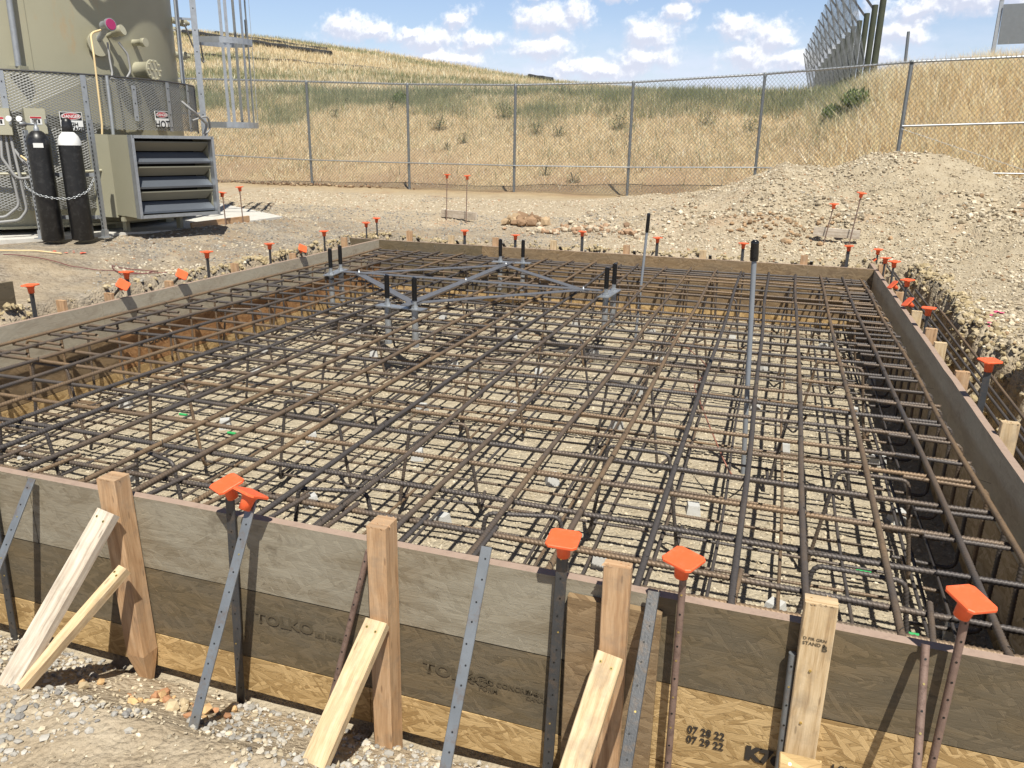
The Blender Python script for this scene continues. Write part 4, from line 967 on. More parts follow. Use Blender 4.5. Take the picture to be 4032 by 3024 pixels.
def anchor(c,dr,label):
    o=empty('anchor_bolt_pair',(c[0],c[1],-.08),label,'anchor bolts','taped anchor bolt pairs on plates')
    d=Vector(dr).normalized(); s_=d.cross(Vector((0,0,1))); C_=Vector((c[0],c[1],-.074))
    mb=MB(); mb.beam(C_-d*.245,C_+d*.245,.115,.008,tuple(s_)); mb.obj('plate',M['galv'],o)
    for k in (-.145,.145):
        q=C_+d*k; mb=MB(); mb.tube([(q.x,q.y,.0),(q.x,q.y,.205)],.0235,12); mb.tube([(q.x,q.y,.2045),(q.x+.002,q.y,.211)],.017,10); mb.obj('taped_top',M['tape'],o)
        mb=MB(); mb.lathe((q.x,q.y,-.07),(q.x,q.y,1),[(0,.032),(.022,.032),(.0225,.021),(.075,.021)],6,0,False); mb.obj('nut',M['galv'],o)
        mb=MB(); mb.tube([(q.x,q.y,-.078),(q.x,q.y,-.40)],.030,14); mb.lathe((q.x,q.y,-.40),(q.x,q.y,-1),[(0,.036),(.03,.036)],6,0,False); mb.obj('sleeve',M['galv_dull'],o)
anchor((-4.73,7.80),(-.15,1,0),'anchor bolt pair with black taped tops at the left tip of the diamond')
anchor((-3.18,6.33),(1,-.10,0),'anchor bolt pair with black taped tops at the near tip of the diamond')
anchor((-1.55,7.775),(.07,1,0),'anchor bolt pair with black taped tops at the right tip of the diamond')
anchor((-3.145,9.37),(1,.13,0),'anchor bolt pair with black taped tops at the far tip of the diamond')
# conduits
def conduit(b,t,r,lab,tape_len,cap_r):
    o=empty('conduit_pipe',b,lab,'conduit','grey conduits standing in the pit')
    B=Vector(b);T_=Vector(t);d=(T_-B).normalized(); mb=MB(); mb.tube([B,T_],r,14); mb.obj('pipe',M['pvc'],o)
    mb=MB(); L=tape_len; q=T_-d*L*.85
    mb.tube([q,q+d*.02,q+d*L*.4,q+d*L*.9,q+d*L,q+d*(L+.012)],cap_r,12,radii=[cap_r*.96,cap_r,cap_r*1.05,cap_r*.98,cap_r*1.04,cap_r*.5]); mb.obj('tape_wrap',M['tape'],o)
conduit((-.044,5.185,-.8),(-.128,5.185,.79),.0165,'nearer grey conduit with short blunt black tape end',.12,.026)
conduit((-1.425,8.77,-.8),(-1.364,8.77,.62),.015,'farther thin grey conduit with long pointed black tape tip',.20,.020)
P=[(.0,5.1,-.70),(-.02,4.85,-.66),(-.10,4.5,-.52),(-.28,4.9,-.35),(-.46,5.6,-.30),(-.40,6.3,-.36),(-.55,7.0,-.45),(-.9,7.6,-.40)]
mb=MB(); mb.tube(fillet(P,.25,4),.0048,6); tag(mb.obj('copper_wire',M['copper']),'bare copper wire winding through the bars beside the conduit','wire')
# ------------------------------------------------------------------ chain link fence
FP=[(-16.3,16.5,2.74),(-13.5,16.62,2.69),(-10.73,16.82,2.63),(-8.24,17.0,2.568),(-5.71,17.1,2.544),(-3.20,17.36,2.602),(-.58,17.4,2.740),(1.98,16.9,2.885),(4.65,16.75,2.967),(7.2,16.7,3.05)]
fn=empty('chain_link_fence',(-3.2,17.3,.28),'grey chain link fence with round posts along the foot of the bank','fence')
for i,(x_,y_,zt) in enumerate(FP):
    mb=MB(); z0=gz(x_,y_)-.2 if i not in (6,7,8) else .1
    mb.tube([(x_,y_,z0),(x_,y_,zt)],.030 if i!=7 else .036,12); mb.lathe((x_,y_,zt-.05),(x_,y_,zt+1),[(0,.036),(.06,.036),(.075,.026),(.085,.008)],12)
    for k in range(6): mb.tube([(x_,y_,z0+.35+k*.36),(x_,y_,z0+.37+k*.36)],.0345,12)
    mb.obj('post',M['galv_post'],fn)
for i in range(len(FP)-1):
    a=Vector(FP[i]);b=Vector(FP[i+1]); off=Vector((0,-.045,0))
    mb=MB(); mb.tube([a,b],.021,10); mb.obj('top_rail',M['galv'],fn)
    lo=[.98,.95,.885,.87,.87,.89,.95,.95,.98,1.0]
    mb=MB(); A=Vector((a.x,a.y-.04,lo[i])); B=Vector((b.x,b.y-.04,lo[i+1])); mb.tube([A,B],.013,8); mb.obj('lower_rail',M['galv'],fn)
    if i>=7:
        mb=MB(); mb.tube([Vector((a.x,a.y-.03,1.77)),Vector((b.x,b.y-.03,1.87))],.020,8); mb.obj('brace_rail',M['galv'],fn)
        mb=MB(); mb.tube([Vector((a.x,a.y-.05,1.72)),Vector((b.x,b.y-.05,.85))],.0045,5); mb.obj('truss_wire',M['galv_dull'],fn)
    # fabric: two families of strands
    d=(b-a); L=Vector((d.x,d.y,0)).length; e=Vector((d.x,d.y,0)).normalized(); zb0=max(gz(a.x,a.y),.2)+.04; zb1=max(gz(b.x,b.y),.2)+.04
    if i in (6,7,8): zb0=zb1=.3
    H=2.33; s_=.078; mb=MB(); 
    for fam in (1,-1):
        k=-int(H/s_)-1
        while k*s_<L+H:
            x0=k*s_ if fam==1 else k*s_
            # line: x = x0 + t (fam 1) or x = x0 - t, z = t ; t in 0..H
            t0,t1=0.,H+.03
            if fam==1: t0=max(t0,-x0); t1=min(t1,L-x0)
            else: t0=max(t0,x0-L); t1=min(t1,x0)
            if t1-t0>.03:
                def pt(t):
                    x=x0+fam*t; zb_=zb0+(zb1-zb0)*x/L; zt_=a.z+(b.z-a.z)*x/L; return Vector((a.x,a.y,0))+e*x+Vector((0,-.03+.004*fam,zb_+(zt_-zb_)*t/H))
                mb.tube([pt(t0),pt(t1)],.0030,3,cap=False)
            k+=1
    mb.obj('chain_link_panel',M['galv_post'],fn)
# ------------------------------------------------------------------ net fence poles, sign, lone post
import mathutils
NP=[(.0800,.158),(.0728,.1462),(.0658,.1382),(.0594,.1312),(.0538,.1255),(.0488,.1195),(.0444,.1135),(.0404,.1080),(.0368,.1030),(.0335,.0980),(.0303,.0935),(.0272,.0892),(.0243,.0852),(.0215,.0815)]
nf=empty('net_fence',(2.9,36,3),'tall litter net hung from slanted arms on a row of dark timber poles','net fence')
tips=[];tops=[]
NY=[30,32.5,35,37.5,40,42.5,45.5,48.5,51.5,55,58.5,62,66,70]
for i,((u_,t_),y_) in enumerate(zip(NP,NY)):
    x_=u_*y_; zt=1.387+t_*y_
    mb=MB(); mb.tube([(x_,y_,1.0),(x_,y_,zt)],.16,9,radii=[.115,.10]); mb.obj('timber_pole',M['pole_wood'],nf)
    tip=(x_-1.15,y_+.2,zt+1.25); mb=MB(); mb.beam((x_-.05,y_,zt-.12),tip,.07,.07,(0,1,0)); mb.obj('slanted_arm',M['steel_dark'],nf)
    tips.append(Vector(tip)); tops.append(Vector((x_-.25,y_+.1,zt-2.2)))
mb=MB()
for i in range(len(tips)-1):
    for k in range(14):
        for (pa,pb) in ((k,k+1),):
            A=tips[i].lerp(tips[i+1],k/14);B=tops[i].lerp(tops[i+1],(k+1)/14); A.z-=.25*math.sin(k/14*math.pi); mb.tube([A,B],.005,3,cap=False)
            A=tips[i].lerp(tips[i+1],(k+1)/14);B=tops[i].lerp(tops[i+1],k/14); A.z-=.25*math.sin((k+1)/14*math.pi); mb.tube([A,B],.005,3,cap=False)
    for k in range(12):
        A=tips[i].lerp(tops[i],k/12);B=tips[i+1].lerp(tops[i+1],k/12); C_=A.lerp(B,.5); C_.z-=.25*(1-k/12); mb.tube([A,C_,B],.005,3,cap=False)
mb.obj('net',M['net'],nf)
sg=empty('sign_board',(5.0,26,3.0),'large blank grey panel on two metal posts at the top right','sign board')
mb=MB(); mb.beam((4.95,25.6,2.6),(4.95,25.7,5.16),.09,.09,(1,0,0)); mb.lathe((4.95,25.7,5.14),(4.95,25.7,6),[(0,.055),(.05,.055),(.07,.03)],10); mb.obj('post',M['galv_dull'],sg)
mb=MB(); mb.beam((5.85,25.75,2.6),(5.85,25.75,4.3),.08,.08,(1,0,0)); mb.obj('post',M['galv_post'],sg)
mb=MB(); mb.beam((5.0,25.6,4.55),(7.2,25.6,4.60),.98,.02,(0,0,1)); mb.obj('panel',M['galv_post'],sg)
mb=MB(); mb.tube([(3.15,28,2.6),(3.06,28,4.72)],.045,8); tag(mb.obj('metal_post',M['galv_post']),'lone thin metal post on the crest between net and sign','post')
# ------------------------------------------------------------------ slab, tank
SLz=.158
mb=MB(); sl=[(-13.2,6.2),(-9.6,6.3),(-8.75,6.85),(-7.62,8.93),(-7.60,11.0),(-11.5,13.6),(-14,13)]
vs=[(x,y,-.1) for x,y in sl]+[(x,y,SLz+.012) for x,y in sl]; n=len(sl)
mb.add(vs,[tuple(range(n-1,-1,-1)),tuple(range(n,2*n))]+[(i,(i+1)%n,n+(i+1)%n,n+i) for i in range(n)]); tag(mb.obj('concrete_slab',M['concrete']),'pale concrete slab under the tank','slab',kind='structure')
SZ=SLz+.012
TC=Vector((-10.71,9.02,0)); TR=2.3
def tp(th,z,r=TR): return Vector((TC.x+r*math.cos(R(th)),TC.y+r*math.sin(R(th)),z))
def tn(th): return Vector((math.cos(R(th)),math.sin(R(th)),0))
def tr_(th): return Vector((-math.sin(R(th)),math.cos(R(th)),0))
tank=empty('tank',(TC.x,TC.y,SZ),'huge beige round steel tank with rust streaks and pipe fittings','tank')
mb=MB(); mb.lathe((TC.x,TC.y,.27),(TC.x,TC.y,9),[(0,TR),(.02,TR),(5.5,TR)],96); mb.obj('shell',M['tank'],tank)
mb=MB(); mb.lathe((TC.x,TC.y,.24),(TC.x,TC.y,9),[(0,TR+.06),(.03,TR+.06)],96); mb.obj('base_ring',M['beige'],tank)
for th in (-60,-33,-12,14,40):
    mb=MB(); p=tp(th,0,TR-.15); mb.box(p.x-.08,p.x+.08,p.y-.08,p.y+.08,SZ,.245); mb.obj('foot',M['beige'],tank)
mb=MB(); 
for th in (-32.3,): mb.tube([tp(th,.3,TR+.001),tp(th,5.5,TR+.001)],.006,5)
mb.obj('weld_seam',M['beige'],tank)
def flange(th,z,rb,rf,ln,nb,name):
    mb=MB(); n_=tn(th); p=tp(th,z); mb.lathe(p-n_*.05,p+n_,[(0,rb),(.05+ln-.03,rb),(.05+ln-.03,rf),(.05+ln,rf)],24)
    o=mb.obj(name,M['beige_l'],tank)
    if nb:
        b=MB(); q=p+n_*ln
        for k in range(nb):
            a=k/nb*6.283; c=q+tr_(th)*math.cos(a)*rf*.84+Vector((0,0,1))*math.sin(a)*rf*.84; b.lathe(c-n_*.045,c+n_,[(0,.011),(.07,.011)],6,0,False)
        for k in (-.3,.3): c=q+tr_(th)*k*rf; b.lathe(c,c+n_,[(0,.011),(.02,.011)],6,0,False)
        b.obj('bolts',M['beige_l'],o)
    return o
flange(-12.8,2.48,.13,.145,.06,0,'manway')
flange(2.2,2.22,.105,.135,.26,10,'bolted_flange')
mb=MB(); n_=tn(1.6); p=tp(1.6,2.56); mb.lathe(p,p+n_,[(0,.04),(.14,.04),(.14,.055),(.20,.055)],16); mb.obj('pipe_stub',M['beige_l'],tank)
g0=tp(-12.6,2.66); n_=(tn(-12.6)+Vector((0,0,.1))).normalized(); gg=g0+n_*.30
mb=MB(); mb.tube([tp(-12.6,2.5),gg-Vector((0,0,.02))-n_*.04],.035,10); mb.lathe(gg-n_*.11,gg+n_,[(0,.06),(.10,.06),(.11,.075),(.15,.075)],20); ga=mb.obj('transmitter',M['galv_dull'],tank)
mb=MB(); mb.lathe(gg+n_*.041,gg+n_,[(0,.066),(.008,.062)],20); mb.obj('red_cap',M['red_cap'],ga)
n2=(tn(-9)+Vector((0,0,.35))+tr_(-9)*.35).normalized(); q=tp(-9.4,2.58); mb=MB(); mb.lathe(q,q+n2,[(0,.03),(.12,.03),(.13,.052),(.20,.052),(.21,.065),(.27,.065)],18); mb.obj('nozzle',M['beige_l'],tank)
def hose(pts,r,mat,name='hose',parent=None,fr_=.12):
    mb=MB(); mb.tube(fillet(pts,fr_,6),r,8); return mb.obj(name,mat,parent or tank)
hose([tp(-11.3,2.50,2.44),tp(-11.6,2.3,2.46),tp(-11.9,2.12,2.5),tp(-13.5,2.06,2.55)],.012,M['gray_hose'])
hose([tp(-8.0,2.52,2.46),tp(-6.0,2.38,2.5),tp(-5.6,2.18,2.5),tp(-8.5,2.05,2.52),tp(-13.6,2.07,2.56)],.014,M['gray_hose'])
hose([tp(-13.8,2.63,2.5),tp(-17,2.58,2.5),tp(-18,2.3,2.6),tp(-18.5,1.5,2.62),tp(-20,1.0,2.62)],.012,M['yellow_cord'],'yellow_cable')
hose([tp(-15.2,2.09,2.60),tp(-15.6,1.6,2.62),tp(-15.9,1.0,2.62)],.021,M['galv_dull'],'conduit')
hose([tp(-35.6,4.6,2.42),tp(-36.3,2.2,2.42),tp(-36.4,2.14,2.42)],.035,M['galv_dull'],'strut_pipe')
mb=MB(); p=tp(-36.3,2.13,2.36); mb.box(p.x-.09,p.x+.09,p.y-.06,p.y+.06,2.06,2.15); mb.obj('pipe_bracket',M['beige'],tank)
for th,dz in ((26.5,0),(29.5,.0)): hose([tp(th,2.1,2.42),tp(th+2.5,4.8,2.42)],.018,M['galv_dull'],'conduit')
for z_ in (2.16,2.86): 
    mb=MB(); p=tp(28,z_,2.4); mb.beam(p-tr_(28)*.14,p+tr_(28)*.16,.035,.035,(0,0,1)); mb.obj('conduit_bracket',M['beige_l'],tank)
for z_,l_ in ((3.02,.30),(2.55,.24)):
    mb=MB(); p=tp(36,z_,2.28); d_=(tr_(36)*.8+tn(36)*.6).normalized(); mb.lathe(p,p+d_,[(0,.045),(l_*.6,.045),(l_*.6,.06),(l_,.06)],14); mb.lathe(p+d_*l_,p+d_*9,[(0,.03),(.08,.03)],10); mb.obj('side_nozzle',M['beige_l'],tank)
hose([tp(30,2.95,2.5),tp(36,2.7,2.55),tp(42,2.44,2.7),tp(46,2.6,2.7),tp(44,2.95,2.66)],.012,M['gray_hose'])
# expanded metal guards
def guard(th0,th1,z0,z1,r,name='mesh_guard'):
    mb=MB(); L=R(th1-th0)*r; H=z1-z0; dx=.066; sl_=2.1
    def P_(x,z): return tp(th0+math.degrees(x/r),z0+z,r)
    for fam in (1,-1):
        k=-int(H*sl_/dx)-1
        while k*dx<L+H*sl_:
            x0=k*dx; t0,t1=0.,H
            if fam==1: t0=max(t0,-x0/sl_); t1=min(t1,(L-x0)/sl_)
            else: t0=max(t0,(x0-L)/sl_); t1=min(t1,x0/sl_)
            if t1-t0>.01:
                m_n=max(1,int((t1-t0)*sl_/.12)); mb.tube([P_(x0+fam*sl_*(t0+(t1-t0)*i/m_n),t0+(t1-t0)*i/m_n) for i in range(m_n+1)],.0058,4,cap=False,smooth=False)
            k+=1
    return mb.obj(name,M['guard'],tank)
guard(-52,29,1.45,2.085,2.55); guard(-52,-19.5,.48,1.45,2.55)
mb=MB(); mb.tube([tp(th,2.09,2.555) for th in np.arange(-52,29.5,2)],.012,6); mb.tube([tp(29,z_,2.555) for z_ in (2.09,1.42)],.012,6); mb.obj('guard_rim',M['steel_dark'],tank)
for th,z0,z1 in ((-41,1.4,2.08),(-21.6,.7,2.08),(-6.9,1.56,2.0),(7.0,1.44,2.08),(19.5,1.44,2.08)):
    mb=MB(); a=tp(th,z0,2.575);b=tp(th,z1,2.575); mb.beam(a,b,.065,.008,tuple(tr_(th))); 
    for z_ in np.arange(z0+.05,z1,.17): c=tp(th,z_,2.58); mb.tube([c,c+tn(th)*.006],.008,6,1)
    mb.obj('guard_strap',[M['galv'],M['sign_black']],tank)
hose([tp(14,1.85,2.58),tp(15,1.72,2.72),tp(24,1.55,2.75),tp(23,1.42,2.7)],.018,M['gray_hose'])
hose([tp(20,1.6,2.6),tp(25,1.68,2.75),tp(28,1.5,2.75),tp(24,1.40,2.7)],.014,M['gray_hose'])
# unseen pipes added above the frame, bent to cast curved shadows on the tank
def shade_pipe(q,r,t=1.5):
    mb=MB(); mb.tube(fillet([tp(a,z,TR)+Vector((.29,-.48,1))*t for a,z in q],.25,7),r,10); mb.obj('unseen_shade_pipe',M['beige'],tank)
shade_pipe([(-25,3.7),(-21.8,3.3),(-18.2,2.96),(-14.9,2.86),(-11.3,2.75),(-7.0,2.68),(-2.6,2.81),(2.0,2.99),(7.6,3.1),(15.1,3.12),(21.9,3.05),(26.5,2.91),(30.0,2.72)],.05); shade_pipe([(-18,3.6),(-15.3,3.25),(-12.4,2.99),(-9.7,2.9),(-6.6,2.85),(-3.2,2.97),(0.8,3.18),(8.0,3.49)],.045)
# signs
def sign(th,z,wd,ht,lines,label,ls):
    p=tp(th,z,2.60); rt=tr_(th); up=Vector((0,0,1)); n_=tn(th)
    o=empty('danger_sign',p,label,'sign','danger signs on the tank guard')
    mb=MB(); mb.beam(p-up*ht/2,p+up*ht/2,wd,.006,tuple(rt)); mb.obj('panel',M['white'],o)
    mb=MB(); q=p+n_*.004; mb.beam(q+up*ht*.06,q+up*ht*.47,wd*.94,.003,tuple(rt)); mb.obj('header',M['sign_black'],o)
    mb=MB(); q=p+n_*.0065+up*ht*.265; pts=[q+rt*math.cos(a)*wd*.42+up*math.sin(a)*ht*.165 for a in np.arange(0,6.283,.26)]
    mb.add(pts,[tuple(range(len(pts)))]); rim=[q-n_*.0008+rt*math.cos(a)*wd*.445+up*math.sin(a)*ht*.19 for a in np.arange(0,6.283,.26)]; mb.add(rim,[tuple(range(len(rim)))],1); mb.obj('red_oval',[M['sign_red'],M['white']],o)
    text('lettering','DANGER',ht*.25,'white',q+n_*.002-up*ht*.088,rt,up,o,.0012,'CENTER',sx=wd/ht*.78)
    for k,l_ in enumerate(lines): text('lettering',l_,ls,'sign_black',p+n_*.0055-up*(ht*.04+ls*.80+k*ls*.90),rt,up,o,.0022,'CENTER',sx=1.0)
sign(-26.2,1.535,.255,.215,['HIGH','VOLTAGE'],'white danger high voltage sign behind the gas bottles',.058)
sign(2.2,1.60,.26,.20,['HOT'],'white danger hot sign above the louvered box',.135)
# electrical boxes
def ebox(th,z0,z1,wd,label):
    p=tp(th,z0,2.56); rt=tr_(th); n_=tn(th); up=Vector((0,0,1))
    o=empty('electrical_box',p,label,'electrical box','electrical boxes on the tank guard')
    mb=MB(); c=p+n_*.09; mb.beam(c,c+up*(z1-z0),wd,.16,tuple(rt),bev=.006); mb.obj('housing',M['beige'],o)
    mb=MB(); c=p+n_*.176; mb.beam(c+up*.004,c+up*(z1-z0-.004),wd*.98,.010,tuple(rt),bev=.002); d_=mb.obj('door',M['beige_l'],o)
    mb=MB(); c2=c+n_*.007+up*(z1-z0)*.52; mb.beam(c2-up*.045,c2+up*.045,.12,.002,tuple(rt)); mb.beam(c2+up*.022+n_*.001,c2+up*.043+n_*.001,.115,.002,tuple(rt),1); 
    mb.beam(c2-up*.03+rt*.03+n_*.001,c2+up*.015+rt*.03+n_*.001,.022,.002,tuple(rt),2)
    for k in range(4): mb.beam(c2-up*(.028-k*.011)-rt*.045+n_*.001,c2-up*(.028-k*.011)+rt*.01+n_*.001,.004,.002,(0,0,1),2)
    mb.obj('warning_label',[M['white'],M['sign_red'],M['sign_black']],d_)
    mb=MB(); c3=c+rt*wd*.45+n_*.01; mb.box(c3.x-.01,c3.x+.01,c3.y-.01,c3.y+.01,z0+.12,z0+.17); mb.obj('latch',M['galv'],o)
ebox(-43.0,1.36,1.66,.26,'beige electrical box cut by the left picture edge'); ebox(-35.0,1.38,1.67,.22,'beige electrical box above the gas bottles')
for pts in ([tp(-42,1.36,2.68),tp(-42,1.0,2.7),tp(-41.5,.55,2.7),tp(-45,.42,2.7),tp(-50,.42,2.7)],[tp(-41,1.36,2.68),tp(-40.4,.9,2.75),tp(-40,.5,2.72),tp(-42,.38,2.7),tp(-47,.36,2.7)],[tp(-43,1.36,2.68),tp(-43.5,1.1,2.72),tp(-41,.86,2.76),tp(-38,.88,2.74)],[tp(-40.6,1.2,2.7),tp(-39,1.05,2.75),tp(-37.2,.95,2.8),tp(-36.4,.6,2.75)]): hose(pts,.016,M['gray_hose'],'conduit')
hose([tp(-39.5,1.13,2.8),tp(-37.6,1.05,2.85),tp(-37.0,.85,2.85)],.012,M['yellow_cord'],'yellow_cable')
hose([tp(-50,.92,2.66),tp(-37,.92,2.70)],.016,M['beige_l'],'conduit'); hose([tp(-26,.94,2.72),tp(-16,.96,2.66)],.016,M['beige_l'],'conduit')
hose([tp(-16,1.06,2.64),tp(-16.4,.6,2.63),tp(-18,.45,2.6)],.014,M['galv_dull'],'conduit')
# louvered box
lv=empty('louvered_box',(-7.28,8.32,SZ),'big beige box with slanted metal louvers jutting from the tank','louvered box')
n_=Vector((.93,-.37,0)).normalized(); rt=Vector((.37,.93,0)).normalized(); up=Vector((0,0,1)); O=Vector((-7.28,8.32,0))
def L_(r,d,z): return O+rt*r-n_*d+up*z
z0,z1,wh=.40,1.385,.515
def slab_(a,b,wd,th,wdir,mat,name,parent=None):
    mb=MB(); mb.beam(a,b,wd,th,tuple(wdir)); return mb.obj(name,mat,parent or lv)
slab_(L_(-wh+.012,.05,(z0+z1)/2),L_(-wh+.012,.62,(z0+z1)/2),z1-z0-.004,.02,up,M['beige'],'side_panel')
slab_(L_(wh-.012,.05,(z0+z1)/2),L_(wh-.012,1.1,(z0+z1)/2),z1-z0-.004,.02,up,M['beige'],'side_panel')
slab_(L_(0,.05,z1-.006),L_(0,1.15,z1-.006),2*wh-.03,.012,rt,M['beige'],'top_panel')
slab_(L_(0,.05,z0+.006),L_(0,1.1,z0+.006),2*wh-.03,.012,rt,M['beige'],'bottom_panel')
mb=MB(); vs=[L_(-wh,.62,z0-.03),L_(-wh,.62,z1+.0),L_(-wh-.30,1.25,z1+.02),L_(-wh-.30,1.25,z0-.03),L_(-wh+.02,.62,z0-.03),L_(-wh+.02,.62,z1),L_(-wh-.28,1.25,z1+.02),L_(-wh-.28,1.25,z0-.03)]
mb.add(vs,[(0,1,2,3),(7,6,5,4),(0,4,5,1),(1,5,6,2),(3,2,6,7),(0,3,7,4)]); mb.obj('flare_panel',M['beige'],lv)
slab_(L_(-wh-.02,.45,z0-.04),L_(wh-.1,.75,z0-.06),.05,.05,up,M['beige'],'support_rail')
slab_(L_(0,.40,.5*(z0+z1)),L_(0,.405,.5*(z0+z1)),2*wh-.06,z1-z0-.05,rt,M['interior_shade'],'interior_shade_sheet')  # near-black sheet paints in the shade inside the box behind the louvers
for a,b,wd,dr in ((L_(-wh,.0,z0),L_(-wh,.0,z1),.055,n_),(L_(wh,.0,z0),L_(wh,.0,z1),.055,n_),(L_(-wh+.001,.0,z1-.018),L_(wh-.001,.0,z1-.018),.055,n_),(L_(-wh+.001,.0,z0+.018),L_(wh-.001,.0,z0+.018),.055,n_)):
    slab_(a,b,.10,.035,n_,M['galv'],'frame')
for i in range(3):
    zt=z1-.05-i*.298
    mb=MB(); mb.add([L_(-wh+.02,.02,zt-.035),L_(wh-.02,.02,zt-.035),L_(wh-.07,.11,zt-.135),L_(-wh+.03,.11,zt-.135)],[(0,3,2,1)]); mb.add([L_(-wh+.02,.02,zt-.035),L_(wh-.02,.02,zt-.035),L_(wh-.02,.022,zt-.02),L_(-wh+.02,.022,zt-.02)],[(0,1,2,3)]); mb.obj('louver_blade',M['blade_tan'],lv)
    mb=MB(); mb.add([L_(-wh+.03,.13,zt-.150),L_(wh-.05,.13,zt-.150),L_(wh-.02,.015,zt-.262),L_(-wh+.02,.015,zt-.262)],[(0,3,2,1)]); mb.add([L_(-wh+.02,.015,zt-.262),L_(wh-.02,.015,zt-.262),L_(wh-.02,.02,zt-.285),L_(-wh+.02,.02,zt-.285)],[(0,3,2,1)]); mb.obj('louver_blade',M['blade_galv'],lv)
mb=MB()
for s_ in (-1,1): p=L_(s_*(wh-.15),.75,0); mb.box(p.x-.03,p.x+.03,p.y-.03,p.y+.03,SZ,z0-.001)
mb.obj('leg',M['beige'],lv)
# gas bottles
def bottle(x,y,label,shoulder,capm):
    o=empty('gas_cylinder',(x,y,SZ),label,'gas cylinder','black gas cylinders chained to the rack')
    r=.122; body=1.09; mb=MB(); B=(x,y,SZ)
    mb.lathe(B,(x,y,9),[(0,r*.93),(.012,r),(.6,r),(body,r)],32); mb.obj('body',M['black'],o)
    prof=[(body,r),(body+.05,r*.97),(body+.10,r*.82),(body+.14,r*.55),(body+.155,r*.36)]
    mb=MB(); mb.lathe(B,(x,y,9),[(t,rr+.0006) for t,rr in prof],32); mb.obj('shoulder',M[shoulder],o)
    if capm:
        mb=MB(); mb.lathe(B,(x,y,9),[(body+.14,.056),(body+.15,.06),(body+.25,.055),(body+.285,.045),(body+.30,.02)],20); 
        mb.obj('valve_cap',M['black'],o)
    else:
        mb=MB(); mb.lathe(B,(x,y,9),[(body+.15,.03),(body+.19,.028),(body+.20,.018),(body+.27,.016),(body+.275,.03),(body+.29,.03)],12); mb.obj('valve',M['galv_dull'],o)
        mb=MB(); p=Vector((x,y,SZ+body+.225)); d_=(Vector((-.6,-.35,0))).normalized(); mb.lathe(p,p+d_,[(0,.014),(.10,.014),(.10,.028),(.16,.028)],10); rg_=mb.obj('regulator',M['steel_blue'],o)
        for k,(a_,b_) in enumerate(((.12,.06),(.15,-.01))):
            mb=MB(); c=p+d_*a_*1.3+Vector((0,0,.055)); nn=Vector((.45,-.9,.1)).normalized(); mb.lathe(c+Vector((k*-.10,0,0)),c+Vector((k*-.10,0,0))+nn,[(0,.032),(.02,.032)],16); mb.obj('gauge',M['white'],rg_)
        mb=MB(); nn=Vector((.72,-.69,0)).normalized(); c=Vector((x,y,SZ+body+.0))+nn*(r+.0015); mb.beam(c-up*.03,c+up*.02,.10,.002,(.69,.72,0)); mb.obj('label',M['white'],o)
bottle(-8.20,7.20,'left black gas cylinder with blue regulator and gauges on top','black',False)
bottle(-7.93,7.38,'right black gas cylinder with white shoulder and black valve cap','white',True)
# rack
rk=empty('strut_rack',(-8.25,7.45,SZ),'slotted steel strut rack standing behind the two gas cylinders','rack')
for (x_,y_,zt) in ((-8.42,7.24,1.42),(-7.83,7.62,1.55)):
    mb=MB(); mb.box(x_-.021,x_+.021,y_-.021,y_+.021,SZ,zt)
    for k in range(int((zt-SZ)/.05)-1):
        z_=SZ+.06+k*.05; c=Vector((x_,y_,z_)); mb.box(x_-.006,x_+.006,y_-.0235,y_-.0212,z_,z_+.028,1)
    mb.obj('upright',[M['galv'],M['sign_black']],rk)
    mb=MB(); mb.box(x_-.06,x_+.06,y_-.06,y_+.06,SZ,SZ+.012); mb.box(x_-.03,x_+.03,y_-.03,y_+.03,SZ+.012,SZ+.10); mb.obj('foot_plate',M['galv'],rk)
for z_ in (.92,.42): slab_(Vector((-8.42,7.27,z_)),Vector((-7.83,7.65,z_)),.042,.042,up,M['galv_dull'],'cross_strut',rk)
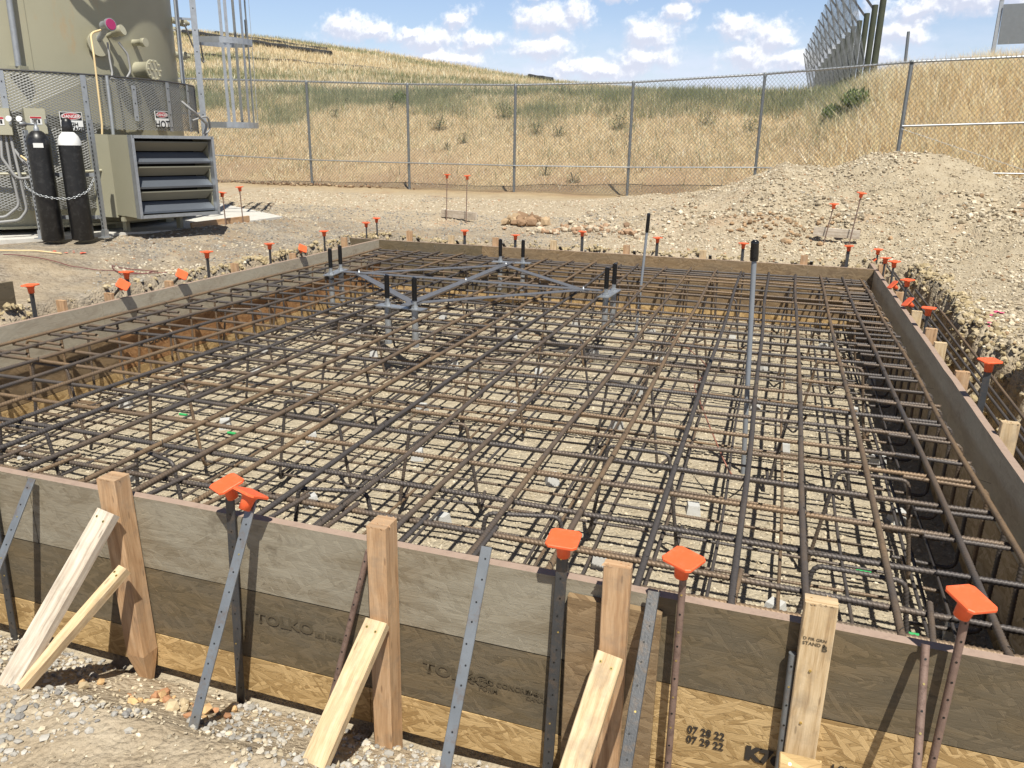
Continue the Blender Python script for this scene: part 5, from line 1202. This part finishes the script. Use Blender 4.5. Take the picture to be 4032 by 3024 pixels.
# chain
CHP=[]; A=Vector((-8.45,7.16,.86)); B=Vector((-7.80,7.55,.90))
ctrl=[A,Vector((-8.36,7.08,.78)),Vector((-8.15,7.055,.70)),Vector((-8.02,7.14,.665)),Vector((-7.87,7.235,.66)),Vector((-7.77,7.40,.74)),B]
cpts=fillet(ctrl,.15,6); seg=[0]
for a,b in zip(cpts[:-1],cpts[1:]): seg.append(seg[-1]+(b-a).length)
def cp(s):
    for i in range(len(seg)-1):
        if s<=seg[i+1]: return cpts[i].lerp(cpts[i+1],(s-seg[i])/max(1e-6,seg[i+1]-seg[i]))
    return cpts[-1]
mb=MB(); nl=int(seg[-1]/.030)
for k in range(nl):
    a=cp(k*.030);b=cp((k+1)*.030);c=(a+b)/2;d=(b-a).normalized();s_=d.cross(up).normalized(); s_= s_ if k%2 else d.cross(s_)
    mb.tube([c+d*math.cos(t)*.021+s_*math.sin(t)*.011 for t in np.arange(0,6.28,.785)],.0035,5,closed=True)
tag(mb.obj('chain',M['galv']),'silver link chain sagging across both gas cylinders','chain')
# caged ladder
ld=empty('caged_ladder',(-8.6,10.6,1.4),'galvanized ladder with hooped safety cage beside the tank','ladder')
du=Vector((.78,.63,0)).normalized(); dv=Vector((-.63,.78,0)).normalized(); LO=Vector((-8.62,10.58,0))
for s_ in (0,.42):
    p=LO+dv*s_; mb=MB(); mb.beam(p+up*.95,p+up*5.2,.085,.035,tuple(du)); 
    for z_ in np.arange(1.1,5.1,.3): mb.tube([p+up*z_-dv*.019,p+up*z_-dv*.0175],.010,8,1)
    mb.obj('rail',[M['galv'],M['sign_black']],ld)
for z_ in np.arange(1.1,5.1,.3):
    mb=MB(); mb.tube([LO+up*z_,LO+dv*.42+up*z_],.012,8); mb.obj('rung',M['galv'],ld)
hoopc=LO+dv*.21+du*.40; hoops=(1.56,2.78,4.1)
def hp(a,z): return hoopc+du*math.cos(a)*.42+dv*math.sin(a)*.36+up*z
for z_ in hoops:
    pts=[LO+up*z_+du*.04]+[hp(a,z_) for a in np.linspace(-1.75,1.75,17)]+[LO+dv*.42+up*z_+du*.04]
    mb=MB()
    for a,b in zip(pts[:-1],pts[1:]): mb.beam(a,b+(b-a)*.02,.085,.006,(0,0,1))
    mb.obj('hoop',M['galv'],ld)
for a_ in (-1.45,-.85,0,.5,1.1,1.6):
    mb=MB(); p=hp(a_,0); o_=(p-hoopc); o_.z=0; o_.normalize(); p=p-o_*.006; mb.beam(p+up*1.54,p+up*5.2,.045,.006,tuple(o_.cross(up))); mb.obj('cage_bar',M['galv'],ld)
mb=MB(); mb.beam(LO+up*1.72-du*.0,LO+up*1.72-du*.35,.03,.03,(0,0,1)); mb.beam(LO+up*3.05-du*.0,LO+up*3.05-du*.35,.03,.03,(0,0,1)); mb.obj('bracket',M['galv'],ld)
